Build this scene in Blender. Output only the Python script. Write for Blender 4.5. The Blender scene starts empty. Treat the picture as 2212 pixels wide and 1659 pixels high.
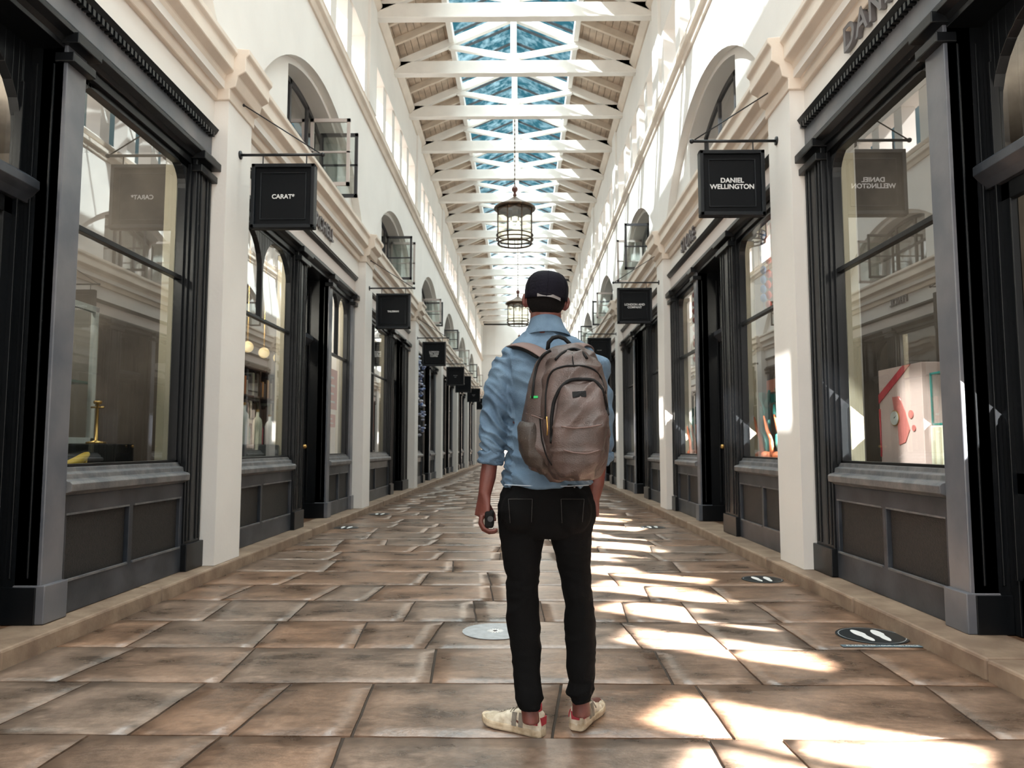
import bpy, bmesh, math, random
from mathutils import Vector, Matrix, noise
C = bpy.context.scene.collection
R = math.radians
random.seed(7)
# ------------------------------------------------------------------ camera
F, PITCH, YAW, CH = 1620.0, R(4.76), R(0.81), 1.12
cam = bpy.data.cameras.new('camera'); cam.sensor_width = 36; cam.lens = F/2212*36
cam.clip_start = .05; cam.clip_end = 500
cam.dof.use_dof = True; cam.dof.focus_distance = 3.1; cam.dof.aperture_fstop = 5.6
co = bpy.data.objects.new('camera', cam); C.objects.link(co)
co.location = (0, 0, CH); co.rotation_euler = (R(90)+PITCH, 0, YAW)
bpy.context.scene.camera = co
RM = co.rotation_euler.to_matrix()
def ray(px, py): return RM @ Vector(((px-1106)/F, -(py-829.5)/F, -1))
def W(px, py, Y):
    d = ray(px, py); t = Y/d.y; return Vector((d.x*t, Y, CH+d.z*t))
def FL(px, py, z=0):
    d = ray(px, py); t = (z-CH)/d.z; return Vector((d.x*t, d.y*t, z))
# ------------------------------------------------------------------ materials
def mat(name, col, rough=.6, metal=0., var=.0, vscale=6., bump=0., bscale=40., spec=.5, col2=None, emit=None, estr=0, coat=0):
    m = bpy.data.materials.new(name); m.use_nodes = True; n = m.node_tree.nodes; l = m.node_tree.links
    b = n['Principled BSDF']; c4 = (*col, 1)
    b.inputs['Base Color'].default_value = c4; b.inputs['Roughness'].default_value = rough
    b.inputs['Metallic'].default_value = metal; b.inputs['Specular IOR Level'].default_value = spec
    b.inputs['Coat Weight'].default_value = coat
    tc = n.new('ShaderNodeTexCoord')
    if var or col2:
        nt = n.new('ShaderNodeTexNoise'); nt.inputs['Scale'].default_value = vscale; nt.inputs['Detail'].default_value = 5
        l.new(tc.outputs['Object'], nt.inputs['Vector'])
        mx = n.new('ShaderNodeMix'); mx.data_type = 'RGBA'
        c2 = col2 if col2 else tuple(c*(1-var) for c in col)
        mx.inputs[6].default_value = c4; mx.inputs[7].default_value = (*c2, 1)
        rp = n.new('ShaderNodeValToRGB'); rp.color_ramp.elements[0].position = .38; rp.color_ramp.elements[1].position = .66
        l.new(nt.outputs['Fac'], rp.inputs['Fac']); l.new(rp.outputs['Color'], mx.inputs[0]); l.new(mx.outputs[2], b.inputs['Base Color'])
    if bump:
        nb = n.new('ShaderNodeTexNoise'); nb.inputs['Scale'].default_value = bscale; nb.inputs['Detail'].default_value = 4
        l.new(tc.outputs['Object'], nb.inputs['Vector'])
        bp = n.new('ShaderNodeBump'); bp.inputs['Strength'].default_value = bump; bp.inputs['Distance'].default_value = .01
        l.new(nb.outputs['Fac'], bp.inputs['Height']); l.new(bp.outputs['Normal'], b.inputs['Normal'])
    if emit:
        b.inputs['Emission Color'].default_value = (*emit, 1); b.inputs['Emission Strength'].default_value = estr
    return m
def glassmat(name, tint, k=2.0, base=.08, rough=.0):
    m = bpy.data.materials.new(name); m.use_nodes = True; n = m.node_tree.nodes; l = m.node_tree.links
    n.remove(n['Principled BSDF']); o = n['Material Output']
    t = n.new('ShaderNodeBsdfTransparent'); t.inputs[0].default_value = (*tint, 1)
    g = n.new('ShaderNodeBsdfGlossy'); g.inputs['Roughness'].default_value = rough; g.inputs['Color'].default_value = (1, 1, 1, 1)
    f = n.new('ShaderNodeFresnel'); f.inputs['IOR'].default_value = 1.5
    ma = n.new('ShaderNodeMath'); ma.operation = 'MULTIPLY_ADD'; ma.inputs[1].default_value = k; ma.inputs[2].default_value = base; ma.use_clamp = True
    mx = n.new('ShaderNodeMixShader')
    ge = n.new('ShaderNodeNewGeometry'); iv = n.new('ShaderNodeMath'); iv.operation = 'SUBTRACT'; iv.inputs[0].default_value = 1; l.new(ge.outputs['Backfacing'], iv.inputs[1])
    mm = n.new('ShaderNodeMath'); mm.operation = 'MULTIPLY'; l.new(ma.outputs[0], mm.inputs[0]); l.new(iv.outputs[0], mm.inputs[1])
    l.new(f.outputs[0], ma.inputs[0]); l.new(mm.outputs[0], mx.inputs[0]); l.new(t.outputs[0], mx.inputs[1]); l.new(g.outputs[0], mx.inputs[2])
    l.new(mx.outputs[0], o.inputs['Surface'])
    return m
M = dict(
 plaster=mat('plaster', (.83,.80,.765), .75, var=.05, vscale=1.3, bump=.12, bscale=30),
 stone=mat('cream_stone', (.80,.71,.62), .8, var=.12, vscale=2., bump=.15, bscale=25),
 timber=mat('white_timber', (.84,.81,.77), .55, var=.07, vscale=3), raft=mat('cream_timber', (.66,.56,.46), .6, var=.15, vscale=4),
 board=mat('roof_board', (.56,.44,.34), .7, var=.3, vscale=5, bump=.2, bscale=12),
 black=mat('black_paint', (.0045,.0055,.007), .32, var=.2, vscale=4, bump=.05, bscale=60, spec=.35),
 slate=mat('grey_paint', (.022,.027,.035), .36, col2=(.055,.06,.072), vscale=3.5, bump=.06, bscale=40, spec=.45),
 postgrey=mat('post_grey', (.085,.095,.115), .3, col2=(.15,.15,.165), vscale=2.5, bump=.05, bscale=30, spec=.6),
 panel=mat('panel_paint', (.018,.0155,.014), .55, col2=(.006,.006,.0065), vscale=60, bump=.4, bscale=120),
 sill=mat('sill_stone', (.085,.09,.10), .4, col2=(.17,.165,.165), vscale=9, bump=.2, bscale=50),
 iron=mat('iron', (.015,.017,.02), .4, .3),
 signboard=mat('sign_board', (.0018,.0028,.0045), .6, spec=.18),
 signframe=mat('sign_frame', (.004,.0065,.010), .4, spec=.35),
 signtext=mat('sign_text', (.75,.76,.77), .5),
 lettergrey=mat('letter_metal', (.20,.19,.20), .4, .5),
 kerb=mat('kerb_stone', (.20,.135,.095), .55, col2=(.33,.24,.17), vscale=5, bump=.35, bscale=30),
 bronze=mat('bronze', (.05,.035,.025), .45, .6, col2=(.12,.07,.04), vscale=14),
 brass=mat('brass', (.62,.38,.13), .3, .9),
 lampglass=glassmat('lantern_glass', (.95,.935,.89), 1.2, .06),
 globe=mat('globe_glow', (1,.85,.55), .5, emit=(1,.72,.36), estr=.55),
 lampbulb=mat('lamp_bulb', (1,.9,.7), .5, emit=(1,.86,.62), estr=1.4),
 glass=glassmat('shop_glass', (.93,.96,.95), 1.7, .15),
 upglass=glassmat('window_glass', (.55,.62,.65), 2.0, .18),
 dark=mat('dark_interior', (.05,.042,.036), .8),
 room=mat('room_paint', (.20,.17,.145), .7, col2=(.09,.075,.065), vscale=1.5),
 cream=mat('cream_paint', (.62,.55,.42), .6),
 wframe=mat('window_frame_paint', (.62,.55,.52), .5),
 dframe=mat('dark_frame_paint', (.05,.05,.055), .4),
 wood=mat('brown_wood', (.14,.07,.035), .5, col2=(.07,.035,.02), vscale=8),
 red=mat('red_print', (.72,.10,.07), .5), pink=mat('pink_board', (.80,.50,.47), .5), ribbon=mat('red_ribbon', (.62,.06,.08), .5),
 teal=mat('teal_print', (.02,.19,.17), .5), orange=mat('orange_print', (.85,.22,.09), .5), white=mat('white_paint', (.82,.82,.81), .5),
 yellow=mat('yellow_leather', (.70,.46,.05), .4), blue=mat('blue_petal', (.12,.25,.55), .6), green=mat('green_card', (.10,.42,.22), .5),
 creambox=mat('cream_box', (.78,.74,.60), .6), skin=None)
# ------------------------------------------------------------------ mesh builder
class MB:
    def __init__(s): s.v = []; s.f = []
    def add(s, vs, fs):
        k = len(s.v); s.v += [Vector(v) for v in vs]; s.f += [[i+k for i in f] for f in fs]; return s
    def box(s, x0, x1, y0, y1, z0, z1):
        vs = [(x, y, z) for x in (x0, x1) for y in (y0, y1) for z in (z0, z1)]
        return s.add(vs, [(0,1,3,2), (4,6,7,5), (0,4,5,1), (2,3,7,6), (0,2,6,4), (1,5,7,3)])
    def cyl(s, p, q, r, r2=None, n=10):
        p = Vector(p); q = Vector(q); r2 = r if r2 is None else r2
        d = (q-p).normalized(); a = d.orthogonal().normalized(); b = d.cross(a)
        vs = []
        for c, rr in ((p, r), (q, r2)):
            for i in range(n):
                t = 2*math.pi*i/n; vs.append(c+a*math.cos(t)*rr+b*math.sin(t)*rr)
        fs = [(i, (i+1)%n, n+(i+1)%n, n+i) for i in range(n)]+[tuple(range(n))[::-1], tuple(range(n, 2*n))]
        return s.add(vs, fs)
    def beam(s, p, q, w, h, up=(0,0,1)):      # box bar between two points
        p = Vector(p); q = Vector(q); d = (q-p).normalized(); u = Vector(up); a = d.cross(u).normalized(); b = a.cross(d).normalized()
        vs = [c+a*i*w/2+b*j*h/2 for c in (p, q) for i, j in ((-1,-1), (1,-1), (1,1), (-1,1))]
        return s.add(vs, [(0,1,2,3), (7,6,5,4), (0,4,5,1), (1,5,6,2), (2,6,7,3), (3,7,4,0)])
    def loft(s, rings, cap=True, closed=True):
        n = len(rings[0]); vs = [v for r in rings for v in r]; fs = []
        for k in range(len(rings)-1):
            for i in range(n if closed else n-1):
                j = (i+1)%n; fs.append((k*n+i, k*n+j, (k+1)*n+j, (k+1)*n+i))
        if cap: fs += [tuple(range(n))[::-1], tuple(range((len(rings)-1)*n, len(rings)*n))]
        return s.add(vs, fs)
    def tube(s, pts, r, n=8):
        pts = [Vector(p) for p in pts]; rings = []; a = None
        for i, p in enumerate(pts):
            d = (pts[min(i+1, len(pts)-1)]-pts[max(i-1, 0)]).normalized()
            a = (d.orthogonal() if a is None else (a-d*a.dot(d))).normalized(); b = d.cross(a)
            rr = r[i] if isinstance(r, (list, tuple)) else r
            if not isinstance(rr, (list, tuple)): rr = (rr, rr)
            rings.append([p+a*math.cos(2*math.pi*k/n)*rr[0]+b*math.sin(2*math.pi*k/n)*rr[1] for k in range(n)])
        return s.loft(rings)
    def lathe(s, c, prof, n=24):               # prof: (r, z)
        c = Vector(c); return s.loft([[c+Vector((r*math.cos(2*math.pi*i/n), r*math.sin(2*math.pi*i/n), z)) for i in range(n)] for r, z in prof])
    def ball(s, c, rx, ry=None, rz=None, n=16, m=10):
        ry = ry or rx; rz = rz or rx
        prof = [(math.sin(math.pi*k/m), -math.cos(math.pi*k/m)) for k in range(m+1)]; prof[0] = (.01, -1); prof[-1] = (.01, 1)
        c = Vector(c); return s.loft([[c+Vector((a*math.cos(2*math.pi*i/n)*rx, a*math.sin(2*math.pi*i/n)*ry, z*rz)) for i in range(n)] for a, z in prof])
    def build(s, name, m, parent=None, bevel=0, smooth=False, seg=2):
        o0 = ORG.get(parent, Vector((0, 0, 0))) if parent else Vector((0, 0, 0))
        me = bpy.data.meshes.new(name); me.from_pydata([tuple(v-o0) for v in s.v], [], s.f)
        bm = bmesh.new(); bm.from_mesh(me); bmesh.ops.recalc_face_normals(bm, faces=bm.faces); bm.to_mesh(me); bm.free()
        if m: me.materials.append(m)
        if smooth: me.polygons.foreach_set('use_smooth', [True]*len(me.polygons))
        o = bpy.data.objects.new(name, me); C.objects.link(o)
        if parent: o.parent = parent; ORG[o] = o0
        else: ORG[o] = Vector((0, 0, 0))
        if bevel:
            b = o.modifiers.new('bevel', 'BEVEL'); b.width = bevel; b.segments = seg; b.limit_method = 'ANGLE'; b.angle_limit = R(40)
        return o
ORG = {}
def thing(name, label, cat, loc, group=None):
    o = bpy.data.objects.new(name, None); C.objects.link(o); o.location = loc; ORG[o] = Vector(loc); o.empty_display_size = .1
    return tag(o, label, cat, group)
def tag(o, label, cat, group=None):
    o['label'] = label; o['category'] = cat
    if group: o['group'] = group
    return o
def struct(o): o['kind'] = 'structure'; return o
def copy_tree(o, parent=None):
    c = o.copy(); C.objects.link(c)
    if parent: c.parent = parent
    for ch in list(o.children): copy_tree(ch, c)
    return c
def place(proto, loc, label, group=None):
    c = copy_tree(proto); c.location = loc; c['label'] = label
    if group: c['group'] = group
    return c
# ------------------------------------------------------------------ wall frame: u = depth behind the pilaster face
PX = {-1: 2.65, 1: 2.34}
def X(s, u): return s*(PX[s]+u)
def bx(mb, s, u0, u1, y0, y1, z0, z1):
    a, b = sorted((X(s, u0), X(s, u1))); return mb.box(a, b, y0, y1, z0, z1)
def prof(mb, s, pts, y0, y1):                 # pts: (u, z) polygon extruded along the hall
    return mb.loft([[Vector((X(s, u), y, z)) for u, z in pts] for y in (y0, y1)])
def band(mb, s, ring, y0, y1, u0, u1, z0=None):  # vertical panel strip helper: ring = list of (y, z) polygon, extruded in u
    return mb.loft([[Vector((X(s, u), y, z)) for y, z in ring] for u in (u0, u1)])
def arch_void(mb, s, ya, yb, yc, hw, zlow, zcrown, rad, ztop, u0, u1, n=28):
    """solid wall ya..yb, zlow..ztop, pierced by a segmental-arched opening"""
    zs = zcrown-rad+math.sqrt(max(rad*rad-hw*hw, 0))
    if ya < yc-hw: bx(mb, s, u0, u1, ya, yc-hw, zlow, ztop)
    if yb > yc+hw: bx(mb, s, u0, u1, yc+hw, yb, zlow, ztop)
    for i in range(n):
        a = yc-hw+2*hw*i/n; b = yc-hw+2*hw*(i+1)/n
        za = zcrown-rad+math.sqrt(max(rad*rad-(a-yc)**2, 0)); zb = zcrown-rad+math.sqrt(max(rad*rad-(b-yc)**2, 0))
        band(mb, s, [(a, za), (b, zb), (b, ztop), (a, ztop)], 0, 0, u0, u1)
Y0, YEND, P = -1.0, 49.0, 5.95
PC = {-1: [6.79+P*k for k in range(-1, 8)], 1: [6.66+P*k for k in range(-1, 8)]}
PW = .285
ZSTEP, ZSF, ZCO0, ZCO1, ZUM, ZSIL, ZHEAD, ZEAVE = .10, 3.96, 4.33, 4.70, 6.80, 7.06, 8.11, 9.12
XC = -.18
nwin = [0]
NM = {-1: 'left', 1: 'right'}
for s in (-1, 1):
    w = MB(); pcs = PC[s]
    edges = [Y0]+[y for c in pcs for y in (c-PW, c+PW)]+[YEND]
    # low wall behind pilasters, piers between shops
    for c in pcs:
        if c < YEND: bx(w, s, 0, .55, c-PW, c+PW, ZSTEP, ZCO0)
    bx(w, s, .13, .62, Y0, YEND, ZSF-.02, ZCO0+.02)            # wall band over the shopfronts
    bx(w, s, .03, .62, Y0, YEND, ZCO0, ZCO1+.02)
    # arched zone
    for i, c in enumerate(pcs[:-1]):
        ya, yb = c, c+P; yc = (ya+yb)/2
        arch_void(w, s, ya, yb, yc, 2.55, ZCO1, 6.0, 3.2, ZUM, .03, .14)
        arch_void(w, s, ya, yb, yc, 1.2, ZCO1, 5.93, 3.0, ZUM, .14, .50)
    bx(w, s, .03, .50, Y0, pcs[0], ZCO1, ZUM); bx(w, s, .03, .50, pcs[-1], YEND, ZCO1, ZUM)
    bx(w, s, .03, .45, Y0, YEND, ZUM-.02, ZSIL)
    # clerestory piers and frieze
    bx(w, s, .03, .40, Y0, YEND, ZHEAD, ZEAVE+.05)
    spans = []
    for i, c in enumerate([pcs[0]-P]+pcs):
        bx(w, s, .03, .40, max(c-.50, Y0), min(c+.50, YEND), ZSIL-.01, ZHEAD+.01)
        bx(w, s, -.02, .05, max(c-.30, Y0), min(c+.30, YEND), ZSIL-.01, ZEAVE-.1)
        g = (P-1.0)/5
        for k in range(1, 5):
            y = c+.5+g*k
            if Y0 < y < YEND-.3: bx(w, s, .06, .34, y-.16, y+.16, ZSIL-.01, ZHEAD+.01)
        for k in range(5): spans.append((c+.5+g*k+(.16 if k else 0), c+.5+g*(k+1)-(.16 if k < 4 else 0)))
    struct(w.build('wall_'+NM[s], M['plaster']))
    # interiors of the shops and rooms above them
    r = MB()
    bx(r, s, 3.1, 3.2, Y0, YEND, 0, 7); bx(r, s, .5, 3.2, Y0, YEND, 3.85, 3.95); bx(r, s, .5, 3.2, Y0, YEND, 6.85, 6.95)
    for c in [Y0+.05]+pcs+[YEND-.05]: bx(r, s, .45, 3.15, c-.05, c+.05, 0, 6.9)
    struct(r.build('wall_%s_rooms' % NM[s], M['room']))
    r = MB(); bx(r, s, .10, 3.2, Y0, YEND, .0, ZSTEP-.005); struct(r.build('floor_%s_shops' % NM[s], M['wood']))
    # mouldings
    t = MB()
    def cornice(mb, y0, y1, o):
        prof(mb, s, [(.15, ZCO0-.10), (.02-o, ZCO0-.10), (.02-o, ZCO0), (-.03-o, ZCO0+.02), (-.05-o, ZCO0+.12), (-.12-o, ZCO0+.16), (-.12-o, ZCO1-.08), (-.15-o, ZCO1-.05), (-.15-o, ZCO1), (.15, ZCO1+.03)], y0, y1)
    yy = Y0
    for c in pcs:
        if c-PW-.03 > yy: cornice(t, yy, min(c-PW-.03, YEND), -.07)
        cornice(t, c-PW-.03, c+PW+.03, .035); yy = c+PW+.03
    if yy < YEND: cornice(t, yy, YEND, -.07)
    struct(t.build('trim_%d' % (1 if s < 0 else 2), M['stone'], bevel=.006, seg=1))
    t = MB()
    prof(t, s, [(.06, ZUM-.12), (.0, ZUM-.12), (-.02, ZUM-.04), (-.07, ZUM-.02), (-.07, ZUM+.05), (.0, ZUM+.09), (.06, ZUM+.09)], Y0, YEND)
    prof(t, s, [(.06, ZUM+.14), (.0, ZUM+.14), (-.03, ZUM+.20), (.06, ZUM+.22)], Y0, YEND)
    prof(t, s, [(.06, ZEAVE-.14), (.0, ZEAVE-.14), (-.10, ZEAVE-.02), (-.10, ZEAVE+.03), (.06, ZEAVE+.05)], Y0, YEND)
    struct(t.build('trim_%d' % (3 if s < 0 else 4), M['stone'], bevel=.006, seg=1))
    # kerb / step
    kb = MB(); xk = 2.62 if s < 0 else 2.24; y = Y0
    while y < YEND:
        L = random.uniform(1.4, 2.1); a, b = sorted((s*xk, X(s, .30)))
        kb.box(a+random.uniform(-.004, .004), b+random.uniform(-.004, .004), y+.004, min(y+L-.004, YEND), -.03, ZSTEP+random.uniform(-.004, .0)); y += L
    struct(kb.build('trim_%d' % (5 if s < 0 else 6), M['kerb'], bevel=.015))
    # first-floor arched windows
    for i, c in enumerate(pcs[:-1]):
        yc = c+P/2
        if yc < 8: continue
        nwin[0] += 1
        f = MB(); mtf = M['dframe'] if i % 2 else M['wframe']
        z0, zc, rad = ZCO1+.02, 5.93, 3.0
        u0, u1 = .36, .41
        for a in (yc-1.2, yc-.42, yc+.36, yc+1.14): bx(f, s, u0, u1, a, a+.06, z0, zc-rad+math.sqrt(rad*rad-(a+.03-yc)**2)+.01)
        for z in (z0, z0+.55): bx(f, s, u0, u1, yc-1.2, yc+1.2, z, z+.05)
        for k in range(16):
            a = yc-1.2+2.4*k/16; b = a+.15; za = zc-rad+math.sqrt(rad*rad-(a-yc)**2); zb = zc-rad+math.sqrt(rad*rad-(min(b, yc+1.2)-yc)**2)
            band(f, s, [(a, za-.07), (b, zb-.07), (b, zb+.01), (a, za+.01)], 0, 0, u0, u1)
        wo = struct(f.build('window_%d' % nwin[0], M['dframe']))
        g = MB(); n = 14; ring = [(yc-1.2+2.4*k/n, zc-rad+math.sqrt(rad*rad-(1.2*(2*k/n-1))**2)-.01) for k in range(n+1)]+[(yc+1.2, z0), (yc-1.2, z0)]
        band(g, s, ring, 0, 0, .38, .39); g.build('pane', M['upglass'], wo)
        # casement leaves folded out into the hall
        if not (s > 0 and i == 1) :
            for q, yy in enumerate((yc-.30+.75*(s < 0), yc+.95)):
                if i >= 5 and q: continue
                cs = MB(); h0, h1 = z0+.05, z0+(1.02 if i < 3 else .8)
                ua, ub = -.22, .34
                bx(cs, s, ua, ub, yy, yy+.035, h0, h0+.05); bx(cs, s, ua, ub, yy, yy+.035, h1-.05, h1); bx(cs, s, ua, ub, yy, yy+.03, (h0+h1)/2-.012, (h0+h1)/2+.012)
                bx(cs, s, ua, ua+.045, yy, yy+.035, h0, h1); bx(cs, s, ub-.045, ub, yy, yy+.035, h0, h1)
                ca = cs.build('casement', M['wframe'] if (i+q) % 2 else M['dframe'], wo)
                pg = MB(); bx(pg, s, ua+.02, ub-.02, yy+.012, yy+.02, h0+.02, h1-.02); pg.build('pane', M['glass'], ca)
# ------------------------------------------------------------------ roof
hwE, hwS, zS, zR = 2.55, 1.30, 9.64, 10.21
EL, ER = XC-hwE-.25, XC+hwE+.25
def rz(x): return zR-(abs(x-XC))*(zR-ZEAVE)/hwE
ce = MB()
for sg in (-1, 1):
    xa, xb = XC+sg*(hwE+.5), XC+sg*hwS
    nb = 13
    for k in range(nb):
        p = xa+(xb-xa)*k/nb; q = xa+(xb-xa)*(k+.93)/nb
        ce.loft([[Vector((p, y, rz(p)+.12)), Vector((q, y, rz(q)+.12)), Vector((q, y, rz(q)+.15)), Vector((p, y, rz(p)+.15))] for y in (Y0, YEND+.3)])
    ce.loft([[Vector((xa, y, rz(xa)+.16)), Vector((xb, y, rz(xb)+.16)), Vector((xb, y, rz(xb)+.20)), Vector((xa, y, rz(xa)+.20))] for y in (Y0, YEND+.3)])
ceil = struct(ce.build('ceiling', M['board']))
TS, TY = 2.06, 13.08
for sg in (-1, 1):                               # common rafters and purlins
    xa, xb = XC+sg*(hwE+.3), XC+sg*hwS
    proto = MB().beam((xa, 0, rz(xa)+.05), (xb, 0, rz(xb)+.05), .07, .14, (0, 0, 1)).build('rafter', M['raft'], ceil, bevel=.006, seg=1)
    ys = [TY+TS*k+TS*j/3 for k in range(-4, 17) for j in (1, 2)]
    proto.location = (0, ys[0], 0)
    for y in ys[1:]:
        if y < YEND: c = proto.copy(); C.objects.link(c); c.parent = ceil; c.location = (0, y, 0)
    MB().box(min(xb-.05*sg, xb+.06*sg), max(xb-.05*sg, xb+.06*sg), Y0, YEND, rz(xb)-.08, rz(xb)+.14).build('purlin', M['timber'], ceil, bevel=.01, seg=1)
# skylight
sk = MB()
yy = TY-4*TS
while yy < YEND:
    for sg in (-1, 1):
        a = Vector((XC+sg*hwS, yy, zS+.16)); b = Vector((XC, yy, zR+.16)); sk.beam(a, b, .028, .05)
    yy += TS/3
sk.box(XC-.05, XC+.05, Y0, YEND, zR+.02, zR+.20)
sky = struct(sk.build('window_0', M['iron']))
m = bpy.data.materials.new('skylight_glass'); m.use_nodes = True; n = m.node_tree.nodes; l = m.node_tree.links; n.remove(n['Principled BSDF'])
t = n.new('ShaderNodeBsdfTransparent'); t.inputs[0].default_value = (.86, .93, .95, 1); d = n.new('ShaderNodeBsdfTranslucent'); d.inputs[0].default_value = (.45, .62, .70, 1)
nt = n.new('ShaderNodeTexNoise'); nt.inputs['Scale'].default_value = 4; nt.inputs['Detail'].default_value = 8; nt.inputs['Roughness'].default_value = .7
rp = n.new('ShaderNodeValToRGB'); rp.color_ramp.elements[0].position = .45; rp.color_ramp.elements[1].position = .75; rp.color_ramp.elements[1].color = (.12, .12, .12, 1); rp.color_ramp.elements[0].color = (.0, .0, .0, 1)
tc = n.new('ShaderNodeTexCoord'); l.new(tc.outputs['Object'], nt.inputs['Vector']); l.new(nt.outputs['Fac'], rp.inputs['Fac'])
mx = n.new('ShaderNodeMixShader'); l.new(rp.outputs['Color'], mx.inputs[0]); l.new(t.outputs[0], mx.inputs[1]); l.new(d.outputs[0], mx.inputs[2]); l.new(mx.outputs[0], n['Material Output'].inputs['Surface'])
M['skyglass'] = m
for sg in (-1, 1):
    a, b = (XC+sg*(hwS+.05), zS+.15), (XC, zR+.17)
    MB().loft([[Vector((a[0], y, a[1])), Vector((b[0], y, b[1])), Vector((b[0], y, b[1]+.008)), Vector((a[0], y, a[1]+.008))] for y in (Y0, YEND)]).build('pane', m, sky)
# trusses
ORD = ['first','second','third','fourth','fifth','sixth','seventh','eighth','ninth','tenth','eleventh','twelfth','thirteenth','fourteenth','fifteenth','sixteenth','seventeenth','eighteenth']
zb = CH+7.80
tr = thing('roof_truss', 'white timber roof truss nearest the front, cut by the top edge of the photo', 'roof truss', (XC, TY, zb), 'roof trusses under the skylight')
MB().box(EL, ER, TY-.055, TY+.055, zb, zb+.26).build('tie_beam', M['timber'], tr, bevel=.01)
MB().box(EL+.2, ER-.2, TY-.085, TY+.085, zb-.035, zb).build('beam_lip', M['timber'], tr, bevel=.006)
MB().box(XC-.065, XC+.065, TY-.06, TY+.06, zb+.26, zR+.1).build('king_post', M['timber'], tr, bevel=.01)
MB().box(XC-.13, XC+.13, TY-.062, TY+.062, zb+.24, zb+.42).build('post_foot', M['timber'], tr, bevel=.03)
for sg in (-1, 1):
    MB().beam((XC+sg*(hwE+.2), TY, rz(XC+sg*(hwE+.2))-.05), (XC, TY, zR-.05), .11, .17).build('rafter', M['timber'], tr, bevel=.01)
    MB().beam((XC+sg*.10, TY, zb+.36), (XC+sg*1.36, TY, rz(XC+sg*1.36)-.12), .09, .11).build('strut', M['timber'], tr, bevel=.01)
for k in list(range(1, 17)):
    place(tr, (XC, TY+TS*k, zb), 'white timber roof truss, %s from the front end of the hall' % ORD[k])
place(tr, (XC, TY-TS, zb), 'white timber roof truss overhead just above the top of the photo')
place(tr, (XC, TY-2*TS, zb), 'white timber roof truss overhead, two bays nearer than the photo shows')
# end gable
e = MB()
e.box(EL, ER, YEND, YEND+.3, 8.2, 9.2)
e.loft([[Vector((XC-hwE-.3, y, 9.1)), Vector((XC+hwE+.3, y, 9.1)), Vector((XC, y, zR+.2))] for y in (YEND, YEND+.3)])
e.box(EL, -2.3, YEND, YEND+.3, 0, 8.2); e.box(2.0, ER, YEND, YEND+.3, 0, 8.2)
for i in range(24):
    r_ = 2.15; a = math.pi*i/24; b = math.pi*(i+1)/24
    xa, za, xb_, zb_ = -.15-r_*math.cos(a), 4.6+r_*math.sin(a), -.15-r_*math.cos(b), 4.6+r_*math.sin(b)
    e.loft([[Vector((xa, y, za)), Vector((xb_, y, zb_)), Vector((xb_, y, 8.2)), Vector((xa, y, 8.2))] for y in (YEND, YEND+.3)])
for k in range(9): e.box(-2.4+k*.58, -2.34+k*.58, YEND-.03, YEND, 7.2, 9.1)
e.box(EL, ER, YEND-.06, YEND, 7.1, 7.25)
struct(e.build('wall_end', M['plaster']))
e = MB(); e.box(-14, 14, YEND+14, YEND+14.4, 0, 7.5)
for k in range(10): e.box(-13+k*2.7, -11.9+k*2.7, YEND+13.9, YEND+14, 1.0, 3.2).box(-13+k*2.7, -11.9+k*2.7, YEND+13.9, YEND+14, 4.6, 6.6)
struct(e.build('wall_far_square', M['stone']))
# ------------------------------------------------------------------ floor of stone flags
fm = bpy.data.materials.new('flagstone'); fm.use_nodes = True; n = fm.node_tree.nodes; l = fm.node_tree.links; b = n['Principled BSDF']
at = n.new('ShaderNodeAttribute'); at.attribute_name = 'tone'; tc = n.new('ShaderNodeTexCoord')
def nz(sc, det=6, rough=.6, vec=None):
    q = n.new('ShaderNodeTexNoise'); q.inputs['Scale'].default_value = sc; q.inputs['Detail'].default_value = det; q.inputs['Roughness'].default_value = rough
    l.new(vec or tc.outputs['Object'], q.inputs['Vector']); return q
mp = n.new('ShaderNodeMapping'); mp.inputs['Scale'].default_value = (1.0, 1.7, 1); l.new(tc.outputs['Object'], mp.inputs['Vector'])
n1 = nz(2.1, 7, .65, mp.outputs[0]); n2 = nz(26, 5)
r1 = n.new('ShaderNodeValToRGB'); r1.color_ramp.elements[0].position = .36; r1.color_ramp.elements[1].position = .60
l.new(n1.outputs['Fac'], r1.inputs['Fac'])
def mixc(a, b_, fac, mode='MIX'):
    q = n.new('ShaderNodeMix'); q.data_type = 'RGBA'; q.blend_type = mode
    for i, v in ((6, a), (7, b_)):
        if isinstance(v, tuple): q.inputs[i].default_value = (*v, 1)
        else: l.new(v, q.inputs[i])
    if isinstance(fac, float): q.inputs[0].default_value = fac
    else: l.new(fac, q.inputs[0])
    return q.outputs[2]
stone = mixc((.33,.20,.13), (.315,.235,.185), at.outputs['Fac'])
dark = mixc((.095,.055,.034), (.085,.064,.050), at.outputs['Fac'])
base = mixc(dark, stone, r1.outputs['Color'])
r2 = n.new('ShaderNodeValToRGB'); r2.color_ramp.elements[0].position = .3; r2.color_ramp.elements[0].color = (.62,.60,.58,1); r2.color_ramp.elements[1].position = .65
l.new(n2.outputs['Fac'], r2.inputs['Fac']); l.new(mixc(base, r2.outputs['Color'], 1.0, 'MULTIPLY'), b.inputs['Base Color'])
rr = n.new('ShaderNodeMapRange'); rr.inputs['To Min'].default_value = .19; rr.inputs['To Max'].default_value = .40; l.new(n1.outputs['Fac'], rr.inputs['Value']); l.new(rr.outputs[0], b.inputs['Roughness'])
b.inputs['Specular IOR Level'].default_value = .8
n3 = nz(7, 8, .6, mp.outputs[0]); bp = n.new('ShaderNodeBump'); bp.inputs['Strength'].default_value = .42; bp.inputs['Distance'].default_value = .02; l.new(n3.outputs['Fac'], bp.inputs['Height']); l.new(bp.outputs[0], b.inputs['Normal'])
XL, XR = -2.63, 2.25
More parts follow.
